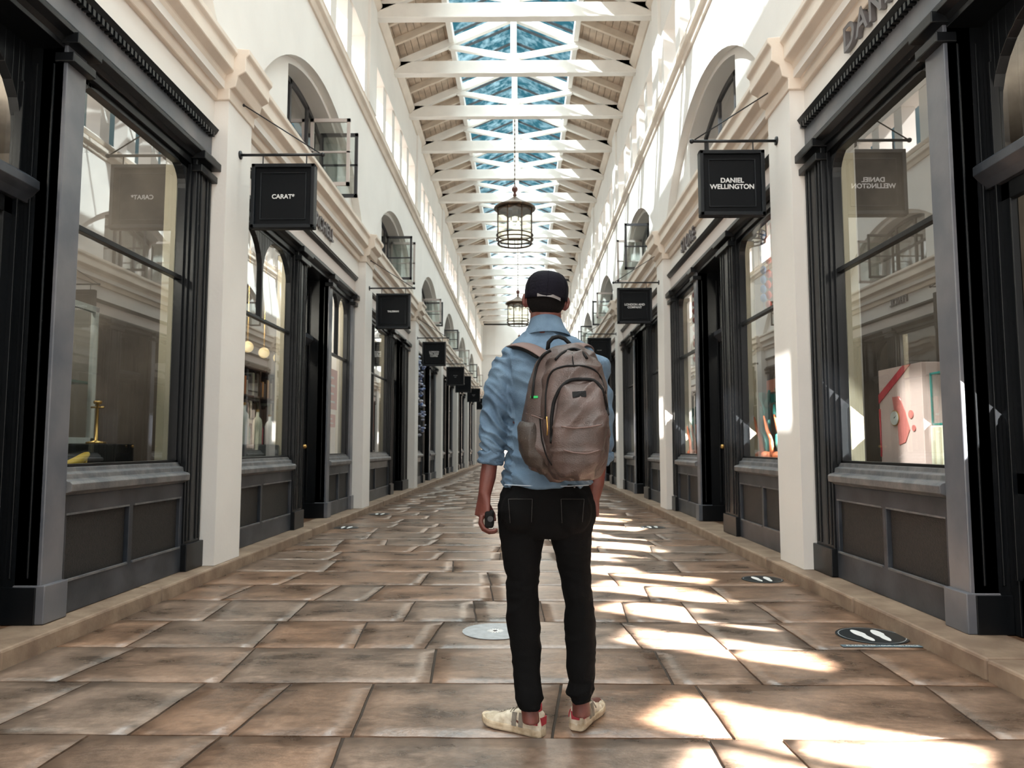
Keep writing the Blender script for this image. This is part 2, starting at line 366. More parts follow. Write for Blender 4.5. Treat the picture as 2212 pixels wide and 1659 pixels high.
def fx(px, py): return FL(px, py).x
rows = [(2.37, 3.01, [fx(445,1605), fx(750,1605), -1.7, fx(1535,1610), fx(1708,1610)]),
        (3.01, 3.67, [-2.1, fx(412,1493), fx(597,1498), fx(800,1503), fx(1202,1510), fx(1530,1515), fx(2040,1515)]),
        (3.67, 4.29, [-2.2, fx(543,1413), fx(941,1423), fx(1424,1425), fx(1597,1426), fx(1906,1436)]),
        (4.29, 4.93, [-2.25, fx(591,1358), fx(800,1345), fx(946,1357), fx(1356,1358), fx(1516,1351), 1.62]),
        (4.93, 5.58, [-2.1, fx(660,1307), fx(891,1310), fx(1027,1312), fx(1171,1312), fx(1345,1313), fx(1481,1314), 1.66]),
        (5.58, 6.20, [-2.2, -1.5, fx(823,1268), fx(1064,1270), fx(1382,1263), 1.5])]
y = 6.20
while y < YEND+12:
    d = random.choice((.52, .58, .64, .70)); xs = []; x = XL+random.uniform(.4, .9)
    while x < XR-.35: xs.append(x); x += random.uniform(.5, 1.25)
    rows.append((y, y+d, xs)); y += d
y = 2.37
while y > -1.5:
    xs = []; x = XL+random.uniform(.4, .9)
    while x < XR-.35: xs.append(x); x += random.uniform(.6, 1.3)
    rows.append((y-.64, y, xs)); y -= .64
bm = bmesh.new(); tl = bm.faces.layers.float.new('t') ; tones = []
for (ya, yb, xs) in rows:
    e = [XL]+sorted(xs)+[XR]
    if ya > YEND: e = [-14, -10, -6, XL]+sorted(xs)+[XR, 6, 10, 14]
    near = yb < 14
    sks = [random.uniform(-.035, .035) if near and 0 < q < len(e)-1 else 0 for q in range(len(e))]
    for i in range(len(e)-1):
        xa, xb = e[i], e[i+1]
        if xb-xa < .12: continue
        tone = random.random(); g = .006 if near else .004
        j = lambda k=.012: random.uniform(-k, k)
        s0, s1 = sks[i], sks[i+1]
        lo = [(xa+g+j(.003)-s0, ya+g+j(.004)), (xb-g+j(.003)-s1, ya+g+j(.004)), (xb-g+j(.003)+s1, yb-g+j(.004)), (xa+g+j(.003)+s0, yb-g+j(.004))]
        zt = [random.uniform(-.003, 0) for _ in range(4)]
        def P2(u, v, z=0):
            a = Vector((*lo[0], 0)).lerp(Vector((*lo[1], 0)), u); c = Vector((*lo[3], 0)).lerp(Vector((*lo[2], 0)), u); p = a.lerp(c, v); p.z = z; return p
        nx, ny = (max(2, int((xb-xa)/.09)), 6) if near else (1, 1)
        grid = {}
        for a in range(nx+1):
            for c in range(ny+1):
                u, v = a/nx, c/ny; p = P2(u, v)
                edge = a in (0, nx) or c in (0, ny)
                hgt = (zt[0]*(1-u)+zt[1]*u)*(1-v)+(zt[3]*(1-u)+zt[2]*u)*v
                if near:
                    hgt += noise.noise(p*3.1)*.004+noise.noise(p*9)*.0015
                    if edge:
                        q = noise.noise(Vector((p.x*6, p.y*6, 3)))*.006; p.y += q; p.x += q*.6; hgt -= .003
                p.z = hgt; grid[a, c] = bm.verts.new(p)
        for a in range(nx):
            for c in range(ny):
                f = bm.faces.new((grid[a, c], grid[a+1, c], grid[a+1, c+1], grid[a, c+1])); f.smooth = True; tones.append(tone)
        ring = [grid[a, 0] for a in range(nx+1)]+[grid[nx, c] for c in range(1, ny+1)]+[grid[a, ny] for a in range(nx-1, -1, -1)]+[grid[0, c] for c in range(ny-1, 0, -1)]
        low = [bm.verts.new((v.co.x, v.co.y, -.04)) for v in ring]
        for k in range(len(ring)):
            q = (k+1) % len(ring); bm.faces.new((ring[q], ring[k], low[k], low[q])); tones.append(tone*.6)
me = bpy.data.meshes.new('floor'); bm.faces.layers.float.remove(tl); bm.to_mesh(me); bm.free(); me.materials.append(fm)
a_ = me.attributes.new('tone', 'FLOAT', 'FACE'); a_.data.foreach_set('value', tones)
fo = bpy.data.objects.new('floor', me); C.objects.link(fo); struct(fo)
MB().box(-14, 14, -1.6, YEND+14, -.2, -.012).build('floor_bed', mat('joint_dirt', (.045,.032,.024), .9), None)
struct(bpy.data.objects['floor_bed'])
# outside ground around the building (lets daylight bounce)
g = MB(); g.box(-60, -6, -40, 90, -.3, -.05).box(6, 60, -40, 90, -.3, -.05).box(-6, 6, -40, -1.6, -.3, -.05)
struct(g.build('ground', mat('square_paving', (.42,.38,.34), .8)))
# ------------------------------------------------------------------ shopfronts
def cyl_arch(y0, y1, zc_, n=12):
    r = (y1-y0)/2; return [(y0+r-r*math.cos(math.pi*k/n), zc_+r*math.sin(math.pi*k/n)) for k in range(n+1)]
def shop_window(root, s, y0, y1, style, U, sfx=''):
    """one display window: riser with panels, sill, frame, pane"""
    ri = MB(); bx(ri, s, U+.045, U+.16, y0, y1, ZSTEP, .84)
    bx(ri, s, U+.0, U+.05, y0, y1, ZSTEP, .30); bx(ri, s, U+.0, U+.05, y0, y1, .70, .82)
    npn = 2 if y1-y0 > 1.0 else 1
    ed = [y0+(y1-y0)*k/npn for k in range(npn+1)]
    for k, y in enumerate(ed):
        w = .05; a, b_ = (y, y+w) if k == 0 else ((y-w, y) if k == npn else (y-w/2, y+w/2)); bx(ri, s, U, U+.05, a, b_, .29, .71)
    rs = ri.build('stall_riser', M['slate'], root, bevel=.004)
    for k in range(npn):
        pm = MB(); a, b_ = ed[k]+.05, ed[k+1]-.05
        bx(pm, s, U+.028, U+.047, a-.01, b_+.01, .29, .71)
        pm.build('panel', M['panel'], rs)
        for za_, zb_ in ((.698, .71), (.292, .306)):
            bd = MB(); bx(bd, s, U-.006, U+.012, a-.012, b_+.012, za_, zb_); bd.build('bead', M['sill'], rs)
    sl = MB(); prof(sl, s, [(U+.20, .82), (U-.0, .82), (U-.02, .835), (U-.05, .845), (U-.055, .89), (U-.04, .905), (U+.0, .915), (U+.005, .95), (U+.035, .96), (U+.04, .99), (U+.20, 1.0)], y0, y1)
    sl.build('sill', M['sill'], root, bevel=.004)
    zt, zh = 3.50, 3.60
    fr = MB(); u0, u1 = U+.05, U+.12
    for a, b_ in ((y0, y0+.05), (y1-.05, y1)): bx(fr, s, u0, u1, a, b_, .96, zh)
    for a, b_ in ((y0, y0+.025), (y1-.025, y1)): bx(fr, s, u0-.03, u0+.01, a, b_, .98, zh)
    bx(fr, s, u0, u1, y0, y1, zt-.02, zh); bx(fr, s, u0-.03, u0+.01, y0, y1, zt+.02, zh); bx(fr, s, u0, u1, y0, y1, .96, 1.01)
    ztr = 2.53
    bx(fr, s, u0+.01, u1-.005, y0+.02, y1-.02, ztr-.018, ztr+.018)
    if style in ('arched', 'grid'):
        ym = (y0+y1)/2; bx(fr, s, u0+.005, u1, ym-.022, ym+.022, (.96 if style == 'grid' else ztr), zt)
    if style == 'arched':
        for a, b_ in ((y0+.05, ym-.02), (ym+.02, y1-.05)):
            r = (b_-a)/2; zc_ = zt-r*.9
            pts = [(a+r-r*math.cos(math.pi*k/14), zc_+r*.9*math.sin(math.pi*k/14)) for k in range(15)]
            for k in range(14): band(fr, s, [pts[k], pts[k+1], (pts[k+1][0], zt+.02), (pts[k][0], zt+.02)], 0, 0, u0+.005, u1-.005)
    if style == 'round':                              # big pane with rounded upper corners
        rr_ = .20
        for sg, yc in ((1, y0+.05), (-1, y1-.05)):
            pts = [(yc+sg*rr_*(1-math.cos(math.pi/2*k/8)), zt-rr_+rr_*math.sin(math.pi/2*k/8)) for k in range(9)]
            for k in range(8): band(fr, s, [pts[k], pts[k+1], (pts[k+1][0], zt+.01), (pts[k][0], zt+.01)], 0, 0, u0, u1)
    fo_ = fr.build('window_frame', M['black'], root, bevel=.005)
    li = MB()
    for a, b_ in ((y0+.05, y0+.062), (y1-.062, y1-.05)): bx(li, s, u1, u1+.10, a, b_, 1.0, zt)
    li.build('reveal_lining', M['cream'], fo_)
    pn = MB(); bx(pn, s, U+.085, U+.093, y0+.02, y1-.02, .97, zt+.03); pn.build('glass_pane', M['glass'], root)
    fl = MB(); bx(fl, s, U+.13, U+.75, y0-.02, y1+.02, .88, .96); fl.build('display_shelf', M['dark'], root)
def post(root, s, y0, y1, U):
    p = MB(); bx(p, s, U-.02, U+.14, y0, y1, ZSTEP, 3.62); w = y1-y0
    if w > .25:
        for k in (0.12, .3, .7, .88): bx(p, s, U-.032, U-.01, y0+w*k-.012, y0+w*k+.012, .34, 3.5)
    bx(p, s, U-.05, U+.14, y0-.012, y1+.012, ZSTEP, .32); p.build('post', M['postgrey'] if w < .25 else M['black'], root, bevel=.006)
    c = MB(); bx(c, s, U-.07, U+.05, y0-.02, y1+.02, 3.46, 3.52).box(*sorted((X(s, U-.10), X(s, U+.05))), y0-.03, y1+.03, 3.57, 3.64)
    c.build('capital', M['black'], root, bevel=.006)
def shopfront(s, ya, yb, U, wins, recess, posts, style, label, name='shopfront', pale=False):
    xm = X(s, U); root = thing(name, label, 'shopfront', (xm, (ya+yb)/2, ZSTEP), 'dark shopfronts along both sides of the hall')
    for (a, b_) in wins: shop_window(root, s, a, b_, style, U)
    for (a, b_) in posts: post(root, s, a, b_, U)
    # entablature: head moulding, fascia, cornice with dentils
    h = MB(); prof(h, s, [(U+.14, 3.58), (U-.0, 3.58), (U-.02, 3.61), (U-.07, 3.63), (U-.07, 3.66), (U-.05, 3.69), (U-.02, 3.70), (U+.14, 3.72)], ya, yb)
    h.build('head_moulding', M['black'], root, bevel=.003)
    f = MB(); bx(f, s, U-.01, U+.14, ya, yb, 3.69, 3.93); f.build('fascia', M['wframe'] if pale else M['postgrey'], root)
    c = MB(); prof(c, s, [(U+.1, 3.90), (U-.02, 3.90), (U-.05, 3.925), (U-.07, 3.96), (U+.1, 3.985)], ya-.01, yb+.01)
    if not pale:
        k = ya+.02
        while k < yb-.03: bx(c, s, U-.055, U+.0, k, k+.028, 3.872, 3.915); k += .052
    c.build('cornice', M['black'], root)
    # recessed entrance
    if recess:
        a, b_, dpt = recess; j = MB()
        bx(j, s, U+.0, U+dpt+.06, a-.04, a, ZSTEP, 3.6); bx(j, s, U+.0, U+dpt+.06, b_, b_+.04, ZSTEP, 3.6); bx(j, s, U, U+dpt+.06, a, b_, 3.55, 3.61)
        for (yy, sg) in ((a, 1), (b_, -1)):
            p0, p1 = sorted((yy, yy+sg*.014))
            for (u_a, u_b) in ((U+.05, U+.062), (U+dpt-.045, U+dpt-.03)): bx(j, s, u_a, u_b, p0, p1, .36, 3.45)
            bx(j, s, U+.0, U+dpt, *sorted((yy, yy+sg*.02)), ZSTEP, .31)
        j.build('door_jamb', M['black'], root, bevel=.003)
        u0 = U+dpt; d = MB(); st = .07
        for (p0, p1) in ((a, a+st), (b_-st, b_)): bx(d, s, u0, u0+.06, p0, p1, ZSTEP, 3.56)
        for (p0, p1) in ((a+st, a+st+.018), (b_-st-.018, b_-st)): bx(d, s, u0-.018, u0+.03, p0, p1, .4, 3.3)
        r = (b_-a)/2-st; yc = (a+b_)/2; zc_ = 3.50-r*.9
        pts = [(yc-r*math.cos(math.pi*k/16), zc_+r*.9*math.sin(math.pi*k/16)) for k in range(17)]
        for k in range(16): band(d, s, [pts[k], pts[k+1], (pts[k+1][0], 3.56), (pts[k][0], 3.56)], 0, 0, u0, u0+.06)
        df = d.build('door_frame', M['black'], root, bevel=.003)
        tb = MB(); prof(tb, s, [(u0+.06, 2.58), (u0-.02, 2.58), (u0-.05, 2.62), (u0-.09, 2.66), (u0-.09, 2.71), (u0-.03, 2.75), (u0+.06, 2.76)], a, b_); tb.build('transom', M['slate'], df, bevel=.003)
        fg = MB(); bx(fg, s, u0+.03, u0+.037, a+st-.01, b_-st+.01, 2.76, 3.5); fg.build('fanlight', M['glass'], df)
        lf = MB(); q0, q1 = a+st, b_-st; ud = u0+.01
        bx(lf, s, ud, ud+.045, q0, q0+.09, ZSTEP, 2.58); bx(lf, s, ud, ud+.045, q1-.09, q1, ZSTEP, 2.58); bx(lf, s, ud, ud+.045, q0, q1, 2.48, 2.58)
        bx(lf, s, ud, ud+.045, q0, q1, ZSTEP, .42); bx(lf, s, ud, ud+.045, q0, q1, .86, .98); bx(lf, s, ud+.015, ud+.035, q0+.05, q1-.05, .40, .88)
        dl = lf.build('door', M['black'], root, bevel=.005)
        dg = MB(); bx(dg, s, ud+.02, ud+.027, q0+.07, q1-.07, .96, 2.5); dg.build('glass_pane', M['glass'], dl)
        if ya < 3: return root                          # the nearest doors show no knob
        kn = MB(); kx = X(s, ud-.045); kn.cyl((X(s, ud), q1-.05, 1.12), (kx, q1-.05, 1.12), .012); kn.ball((kx, q1-.05, 1.12), .033); kn.build('knob', M['brass'], dl, smooth=True)
    return root
UL, UR = .15, .13
fr0 = shopfront(-1, 1.20, 6.50, UL, [(4.57, 6.20)], (3.10, 4.37, .20), [(4.37, 4.57), (6.20, 6.50)], 'round',
    'nearest black shopfront on the left with a yellow shoe in its big round-cornered window')
fr1 = shopfront(-1, 7.08, 12.44, UL+.04, [(7.12, 9.25), (10.97, 12.28)], (9.62, 10.80, .30), [(9.25, 9.62), (10.80, 10.97), (12.28, 12.44)], 'arched',
    'second black shopfront from the front on the left, with arched panes over books and bottles', pale=True)
gr0 = shopfront(1, 1.2, 6.37, UR, [(4.42, 6.02)], (3.05, 4.22, .20), [(4.22, 4.42), (6.02, 6.37)], 'round',
    'nearest black shopfront on the right displaying a pink box with a watch')
gr1 = shopfront(1, 6.96, 12.31, UR, [(7.0, 8.66), (10.62, 12.05)], (9.18, 10.46, .30), [(8.66, 9.18), (10.46, 10.62), (12.05, 12.31)], 'round',
    'second black shopfront from the front on the right hung with red and teal decorations', pale=True)
l2 = shopfront(-1, 7.08+P, 12.44+P, UL+.04, [(7.12+P, 10.0+P)], (10.35+P, 11.6+P, .3), [(10.0+P, 10.35+P), (11.6+P, 12.44+P)], 'grid',
    'third black shopfront on the left with a four-light window and a red poster', pale=True)
far = ['fourth', 'fifth', 'sixth', 'seventh', 'eighth']
ymid = (7.08+12.44)/2
for k, nm in enumerate(far[:4]):
    c = place(fr1, (X(-1, UL+.04), ymid+P*(k+2), ZSTEP), '%s dark shopfront from the front on the left side' % nm)
ymr = (6.96+12.31)/2
for k, nm in enumerate(['third']+far[:4]):
    c = place(gr1, (X(1, UR), ymr+P*(k+1), ZSTEP), '%s dark shopfront from the front on the right side' % nm)
# ------------------------------------------------------------------ text
def text(name, body, size, m, loc, rot, parent=None, depth=.004, squash=1.0, spacing=1.05, line=.8, bold=0.0):
    cu = bpy.data.curves.new(name, 'FONT'); cu.body = body; cu.size = size; cu.align_x = 'CENTER'; cu.align_y = 'CENTER'; cu.extrude = depth
    cu.space_character = spacing; cu.space_line = line; cu.offset = bold
    tmp = bpy.data.objects.new('tmp', cu); C.objects.link(tmp)
    bpy.context.view_layer.update()
    me = bpy.data.meshes.new_from_object(tmp.evaluated_get(bpy.context.evaluated_depsgraph_get())); bpy.data.objects.remove(tmp)
    me.name = name; me.materials.clear(); me.materials.append(m)
    o0 = ORG.get(parent, Vector((0, 0, 0))) if parent else Vector((0, 0, 0))
    mt = Matrix.Translation(Vector(loc)-o0) @ rot.to_4x4() @ Matrix.Diagonal((squash, 1, 1, 1)); me.transform(mt)
    o = bpy.data.objects.new(name, me); C.objects.link(o)
    if parent: o.parent = parent; ORG[o] = o0
    return o
def serifs(o): pass
ROT_CAM = Matrix(((1, 0, 0), (0, 0, -1), (0, 1, 0)))          # text readable by someone looking along +Y
ROT_L = Matrix(((0, 0, 1), (1, 0, 0), (0, 1, 0)))              # text on the left wall facing +X, running along +Y
ROT_R = Matrix(((0, 0, -1), (-1, 0, 0), (0, 1, 0)))            # text on the right wall facing -X
# ------------------------------------------------------------------ hanging signs
def sign(s, Y, body, size, label, xoff=0.0, big=True):
    xw = X(s, 0); xi = xw-s*.78; zb_ = CH+2.725 if s < 0 else CH+2.80
    root = thing('hanging_sign', label, 'shop sign', (xw, Y, zb_), 'square hanging signs on brackets')
    br = MB(); br.cyl((xw, Y, zb_), (xi, Y, zb_), .013).ball((xi, Y, zb_), .022, n=10, m=6).cyl((xw, Y, zb_), (xw-s*.012, Y, zb_), .04, n=12)
    br.cyl((xw, Y, zb_+.50), (xi+s*.02, Y, zb_+.01), .006).cyl((xw, Y, zb_+.50), (xw-s*.03, Y, zb_+.49), .022)
    br.build('bracket', M['iron'], root, smooth=True)
    xa, xb = sorted((xw-s*.13, xw-s*.72)); z1 = zb_-.10; z0 = z1-.61
    for x in (xa+.09, xb-.09):
        hk = MB(); hk.cyl((x, Y, z1-.005), (x, Y, zb_), .006, n=8); hk.build('hanger', M['iron'], root)
    bd = MB(); bd.box(xa+.02, xb-.02, Y-.022, Y+.022, z0+.02, z1-.02); bo = bd.build('board', M['signboard'], root)
    fr = MB(); w = .035
    for yy in (Y-.05, Y+.02):
        fr.box(xa, xb, yy, yy+.03, z0, z0+w).box(xa, xb, yy, yy+.03, z1-w, z1).box(xa, xa+w, yy, yy+.03, z0, z1).box(xb-w, xb, yy, yy+.03, z0, z1)
        q = .035+.045; y2 = yy+.018 if yy < Y else yy-.006
        for (x0, x1, zz0, zz1) in ((xa+q, xb-q, z0+q, z0+q+.01), (xa+q, xb-q, z1-q-.01, z1-q), (xa+q, xa+q+.01, z0+q, z1-q), (xb-q-.01, xb-q, z0+q, z1-q)): fr.box(x0, x1, y2, y2+.018, zz0, zz1)
    fr.box(xa-.0, xb+.0, Y-.021, Y+.021, z1-.02, z1+.004).box(xa, xb, Y-.021, Y+.021, z0-.004, z0+.02).box(xa, xa+.02, Y-.021, Y+.021, z0, z1).box(xb-.02, xb, Y-.021, Y+.021, z0, z1)
    fr.build('sign_frame', M['signframe'], root, bevel=.006)
    if body:
        text('lettering', body, size, M['signtext'], ((xa+xb)/2, Y-.0235, (z0+z1)/2-.005), ROT_CAM, bo, .0015, 1.0, 1.0, .95, .0012)
    return root
SL = [6.80, 12.75, 18.72, 24.7, 28.0, 34.0, 41.0]
lt = ['CARAT*', 'TALISMAN', 'LONDON\nTEA AND\nCOFFEE', 'LONDON\nSTORE', 'GIFTS', 'CARDS', 'TOYS']
lab = ['square black hanging sign with one short white word on the nearest left pilaster', 'black hanging sign with one small word on the second left pilaster',
 'black hanging sign with three lines of small text, third on the left', 'fourth black hanging sign along the left, beyond the three-line one',
 'fifth small black hanging sign on the left, half behind the fourth', 'sixth small black hanging sign down the left side', 'last tiny black hanging sign on the left, beside the sleeve of the blue shirt']
for i, Y in enumerate(SL): sign(-1, Y, lt[i] if i < 3 else '— —\n—', .058 if i == 0 else (.042 if i == 1 else .055), lab[i])
SR = [6.72, 12.7, 18.6, 24.6]
rt = ['DANIEL\nWELLINGTON', '', '— —', '— —']; rt[1] = 'LONDON AND\nCOMPANY'
lab = ['square black hanging sign with two lines of white capitals on the nearest right pilaster', 'black hanging sign with two lines of small text on the second right pilaster',
 'black hanging sign behind the right shoulder of the blue shirt', 'fourth black hanging sign on the right, hidden behind the backpack']
for i, Y in enumerate(SR): sign(1, Y, rt[i], .062 if i == 0 else .05, lab[i])
# wall lettering over the shops
def wl(s, body, yc, z, size, label, m):
    o = text('wall_lettering', body, size, m, (X(s, .105), yc, z), ROT_L if s < 0 else ROT_R, None, .018, 1.0, 1.12, 1, .004); tag(o, label, 'lettering', 'shop names in raised letters')
wl(1, 'DANIEL', 4.98, CH+3.04, .27, 'large dark raised letters cut by the top edge over the nearest right shopfront', M['lettergrey'])
wl(-1, 'BURCHELL', 10.0, CH+3.03, .25, 'grey raised letters on the wall beside the nearest left hanging sign', M['lettergrey'])
wl(1, 'STORE', 10.9, CH+3.03, .27, 'grey raised letters on the wall beside the nearest right hanging sign', M['lettergrey'])
wl(-1, 'PENCIL', 15.6, CH+3.03, .20, 'grey raised letters over the third shopfront on the left', M['lettergrey'])
# ------------------------------------------------------------------ lanterns
def lantern():
    Yl = 17.4; xl = XC; zb_ = CH+4.78
    root = thing('hanging_lantern', 'nearest big round bronze lantern hanging from the roof ridge', 'lantern', (xl, Yl, zb_), 'glazed lanterns hung down the middle of the hall')
    r = .43; H = .84; n = 8
    fr = MB()
    for z, rr_, th in ((0, r*.93, .022), (.10, r, .018), (.20, r, .016), (H, r, .022)):
        fr.tube([(xl+rr_*math.cos(2*math.pi*k/32), Yl+rr_*math.sin(2*math.pi*k/32), zb_+z) for k in range(33)], th, 6)
    for k in range(n):
        a = 2*math.pi*(k+.5)/n; c, s_ = math.cos(a), math.sin(a)
        fr.cyl((xl+r*.93*c, Yl+r*.93*s_, zb_), (xl+r*c, Yl+r*s_, zb_+.12), .016, n=6).cyl((xl+r*c, Yl+r*s_, zb_+.1), (xl+r*c, Yl+r*s_, zb_+H), .016, n=6)
    fr.cyl((xl-r, Yl, zb_+.0), (xl+r, Yl, zb_+.0), .008, n=6).cyl((xl, Yl-r, zb_+.0), (xl, Yl+r, zb_+.0), .008, n=6)
    fr.build('lantern_frame', M['bronze'], root, smooth=True)
    gl = MB()
    for k in range(n):
        a, b_ = 2*math.pi*(k+.5)/n, 2*math.pi*(k+1.5)/n; q = r*.985
        p = [Vector((xl+q*math.cos(t), Yl+q*math.sin(t), zb_+z)) for t, z in ((a, .1), (b_, .1), (b_, H), (a, H))]; inn = [Vector((xl+(v.x-xl)*.98, Yl+(v.y-Yl)*.98, v.z)) for v in p]
        g_ = MB(); g_.loft([p, inn]); g_.build('glass_pane', M['lampglass'], root)
    sp = MB()                                          # pointed valance under the roof
    for k in range(n):
        a, b_ = 2*math.pi*(k+.5)/n, 2*math.pi*(k+1.5)/n; q = r*1.0; m_ = (a+b_)/2; rr_ = r*math.cos((b_-a)/2)
        ps = [Vector((xl+q*math.cos(a), Yl+q*math.sin(a), zb_+H)), Vector((xl+q*math.cos(b_), Yl+q*math.sin(b_), zb_+H)), Vector((xl+q*math.cos(b_), Yl+q*math.sin(b_), zb_+H-.10)), Vector((xl+rr_*math.cos(m_)*1.01, Yl+rr_*math.sin(m_)*1.01, zb_+H-.045)), Vector((xl+q*math.cos(a), Yl+q*math.sin(a), zb_+H-.10))]
        sp.loft([ps, [Vector((xl+(v.x-xl)*.97, Yl+(v.y-Yl)*.97, v.z)) for v in ps]])
    sp.build('valance', M['bronze'], root)
    rf = MB(); rf.lathe((xl, Yl, zb_+H), [(r*.9, -.01), (r*1.14, -.02), (r*1.16, .02), (r*1.0, .07), (r*.62, .15), (r*.36, .21), (r*.24, .25), (r*.10, .29), (.03, .34)], 24)
    rf.build('lantern_roof', M['bronze'], root, smooth=True)
    fn = MB(); fn.lathe((xl, Yl, zb_+H+.30), [(.02, 0), (.05, .03), (.03, .07), (.03, .10), (.065, .14), (.075, .18), (.06, .22), (.02, .26), (.012, .34)], 14)
    fn.build('finial', mat('finial_red_brown', (.10,.03,.02), .5), root, smooth=True)
    la = MB()
    for k in range(4):
        a = math.pi/4+math.pi/2*k; x, y = xl+.12*math.cos(a), Yl+.12*math.sin(a)
        la.cyl((x, y, zb_+H-.05), (x, y, zb_+.52), .012, n=6)
    la.build('lamp_holder', M['bronze'], root)
    lb = MB()
    for k in range(4):
        a = math.pi/4+math.pi/2*k; x, y = xl+.12*math.cos(a), Yl+.12*math.sin(a); lb.ball((x, y, zb_+.47), .035, .035, .06, 10, 6)
    lb.build('lamp_bulb', M['lampbulb'], root, smooth=True)
    ch = MB(); ch.cyl((xl, Yl, zb_+H+.6), (xl, Yl, zR), .010, n=6); z = zb_+H+.62
    while z < zR: ch.ball((xl, Yl, z), .02, .02, .035, 6, 4); z += .11
    ch.build('chain', M['bronze'], root)
    return root
la0 = lantern()
place(la0, (XC, 29.3, CH+4.78), 'smaller-looking round lantern hanging just left of the cap')
place(la0, (XC, 41.2, CH+4.78), 'farthest round lantern, hanging just above the collar of the blue shirt')
# ------------------------------------------------------------------ floor stickers
def sticker(px, py, r, label, pale=False, strip=False):
    p = FL(px, py); root = thing('floor_sticker', label, 'floor sticker', (p.x, p.y, .003), 'round floor stickers')
    d = MB(); d.lathe((p.x, p.y, .0015), [(r, 0), (r, .002)], 40); d.build('disc', M['palesticker'] if pale else M['blacksticker'], root)
    rg = MB(); n_ = 40
    if not pale:
        rings = [[Vector((p.x+q*math.cos(2*math.pi*k/n_), p.y+q*math.sin(2*math.pi*k/n_), .0042+.0001*i)) for k in range(n_)] for i, q in enumerate((r*.90, r*.93))]
        rg.loft(rings, cap=False); rg.build('ring', M['stickergrey'], root)
        for sg in (-1, 1):
            ft = MB(); cx, cy = p.x+sg*r*.27, p.y
            pts = []
            for k in range(24):
                t = 2*math.pi*k/24; y_ = math.sin(t)*r*.66; w = r*.15*(1.15 if y_ > 0 else .9)*(1-.25*math.exp(-((y_+r*.1)/(r*.15))**2)); pts.append(Vector((cx+math.cos(t)*w+sg*.06*r*(y_/r), cy+y_, .0045)))
            ft.loft([pts, [v+Vector((0, 0, .0012)) for v in pts]]); ft.build('footprint', M['stickerwhite'], root)
    else:
        st = MB()
        for k in range(8):
            a = math.pi*k/8; st.beam((p.x-.05*math.cos(a), p.y-.05*math.sin(a), .0045), (p.x+.05*math.cos(a), p.y+.05*math.sin(a), .0045), .008, .001)
        st.build('emblem', M['stickerwhite'], root)
    if strip:
        q = FL(px+12, py+22); s_ = MB(); s_.box(q.x-.20, q.x+.26, q.y-.022, q.y+.022, .001, .003); s_.build('text_strip', M['stickerblue'], root)
        text('lettering', 'PLEASE KEEP YOUR DISTANCE', .026, M['stickerwhite'], (q.x+.03, q.y, .0036), Matrix(((1,0,0),(0,1,0),(0,0,1))), root, .0003, 1.1)
M['blacksticker'] = mat('sticker_black', (.012,.018,.022), .35); M['stickergrey'] = mat('sticker_ring', (.30,.32,.33), .4)
M['stickerwhite'] = mat('sticker_white', (.80,.80,.79), .5); M['palesticker'] = mat('sticker_pale', (.42,.45,.48), .45, var=.25, vscale=20); M['stickerblue'] = mat('sticker_strip', (.10,.15,.18), .5)
sticker(1883, 1374, .20, 'large black round floor sticker with two white footprints at the right, nearest the kerb step', strip=True)
sticker(1647, 1252, .17, 'black round floor sticker with white footprints behind the nearest one on the right')
sticker(1070, 1364, .20, 'pale grey round floor sticker just behind the left trouser leg', pale=True)
sticker(1410, 1139, .17, 'black footprint sticker on the floor in the right middle distance')
sticker(748, 1140, .17, 'black footprint sticker on the floor beside the left kerb')
sticker(820, 1111, .17, 'small footprint sticker farther along the left kerb')
M['pinkpale'] = mat('pale_pink_card', (.80,.60,.57), .5); M['rosestrap'] = mat('rose_print', (.70,.22,.20), .5); M['salmon'] = mat('salmon_print', (.85,.33,.24), .5)
# ------------------------------------------------------------------ things in the windows
def item(name, label, cat, mb, m, group=None, **k):
    o = mb.build(name, m, None, **k)
    c = sum((v.co for v in o.data.vertices), Vector())/max(1, len(o.data.vertices)); zmin = min(v.co.z for v in o.data.vertices)
    c.z = zmin; o.data.transform(Matrix.Translation(-c)); o.location = c; ORG[o] = c
    return tag(o, label, cat, group)
def ibox(s, ua, ub, ya, yb, za, zb_): m_ = MB(); bx(m_, s, ua, ub, ya, yb, za, zb_); return m_
# --- left window one
x = X(-1, .38)
sh = MB()
for k in range(9):
    pass
rings = []
for t, w, h, z in ((0, .012, .02, .03), (.03, .03, .04, .04), (.09, .036, .05, .05), (.15, .03, .06, .065), (.20, .028, .05, .085), (.235, .02, .03, .10), (.25, .006, .012, .105)):
    rings.append([Vector((x-.02+math.cos(2*math.pi*i/14)*w, 5.0+t, .965+z+math.sin(2*math.pi*i/14)*h*.6)) for i in range(14)])
o = item('dress_shoe', 'yellow leather shoe on the shelf of the nearest left window', 'shoe', MB().loft(rings), M['yellow'], smooth=True)
MB().cyl((x-.02, 5.215, .962), (x-.02, 5.215, 1.03), .008, .014, 8).build('heel', M['yellow'], o)
item('display_card', 'small stack of white cards beside the yellow shoe', 'card', ibox(-1, .33, .48, 5.30, 5.46, .962, .985).add([], []), M['white'], bevel=.002)
item('display_plinth', 'low black plinth along the back of the nearest left window', 'plinth', ibox(-1, .52, .75, 4.75, 6.1, .96, 1.14), M['black'], bevel=.01)
r_ = MB(); xr = X(-1, .72)
r_.tube([(xr, 4.86, 1.14), (xr, 4.86, 1.9), (xr, 4.88, 1.98), (xr, 4.95, 2.0), (xr, 5.10, 2.0), (xr, 5.16, 1.97), (xr, 5.18, 1.9), (xr, 5.18, 1.14)], .010, 8)
item('clothes_rail', 'thin brass display rail standing in the nearest left window', 'rail', r_, M['brass'], smooth=True)
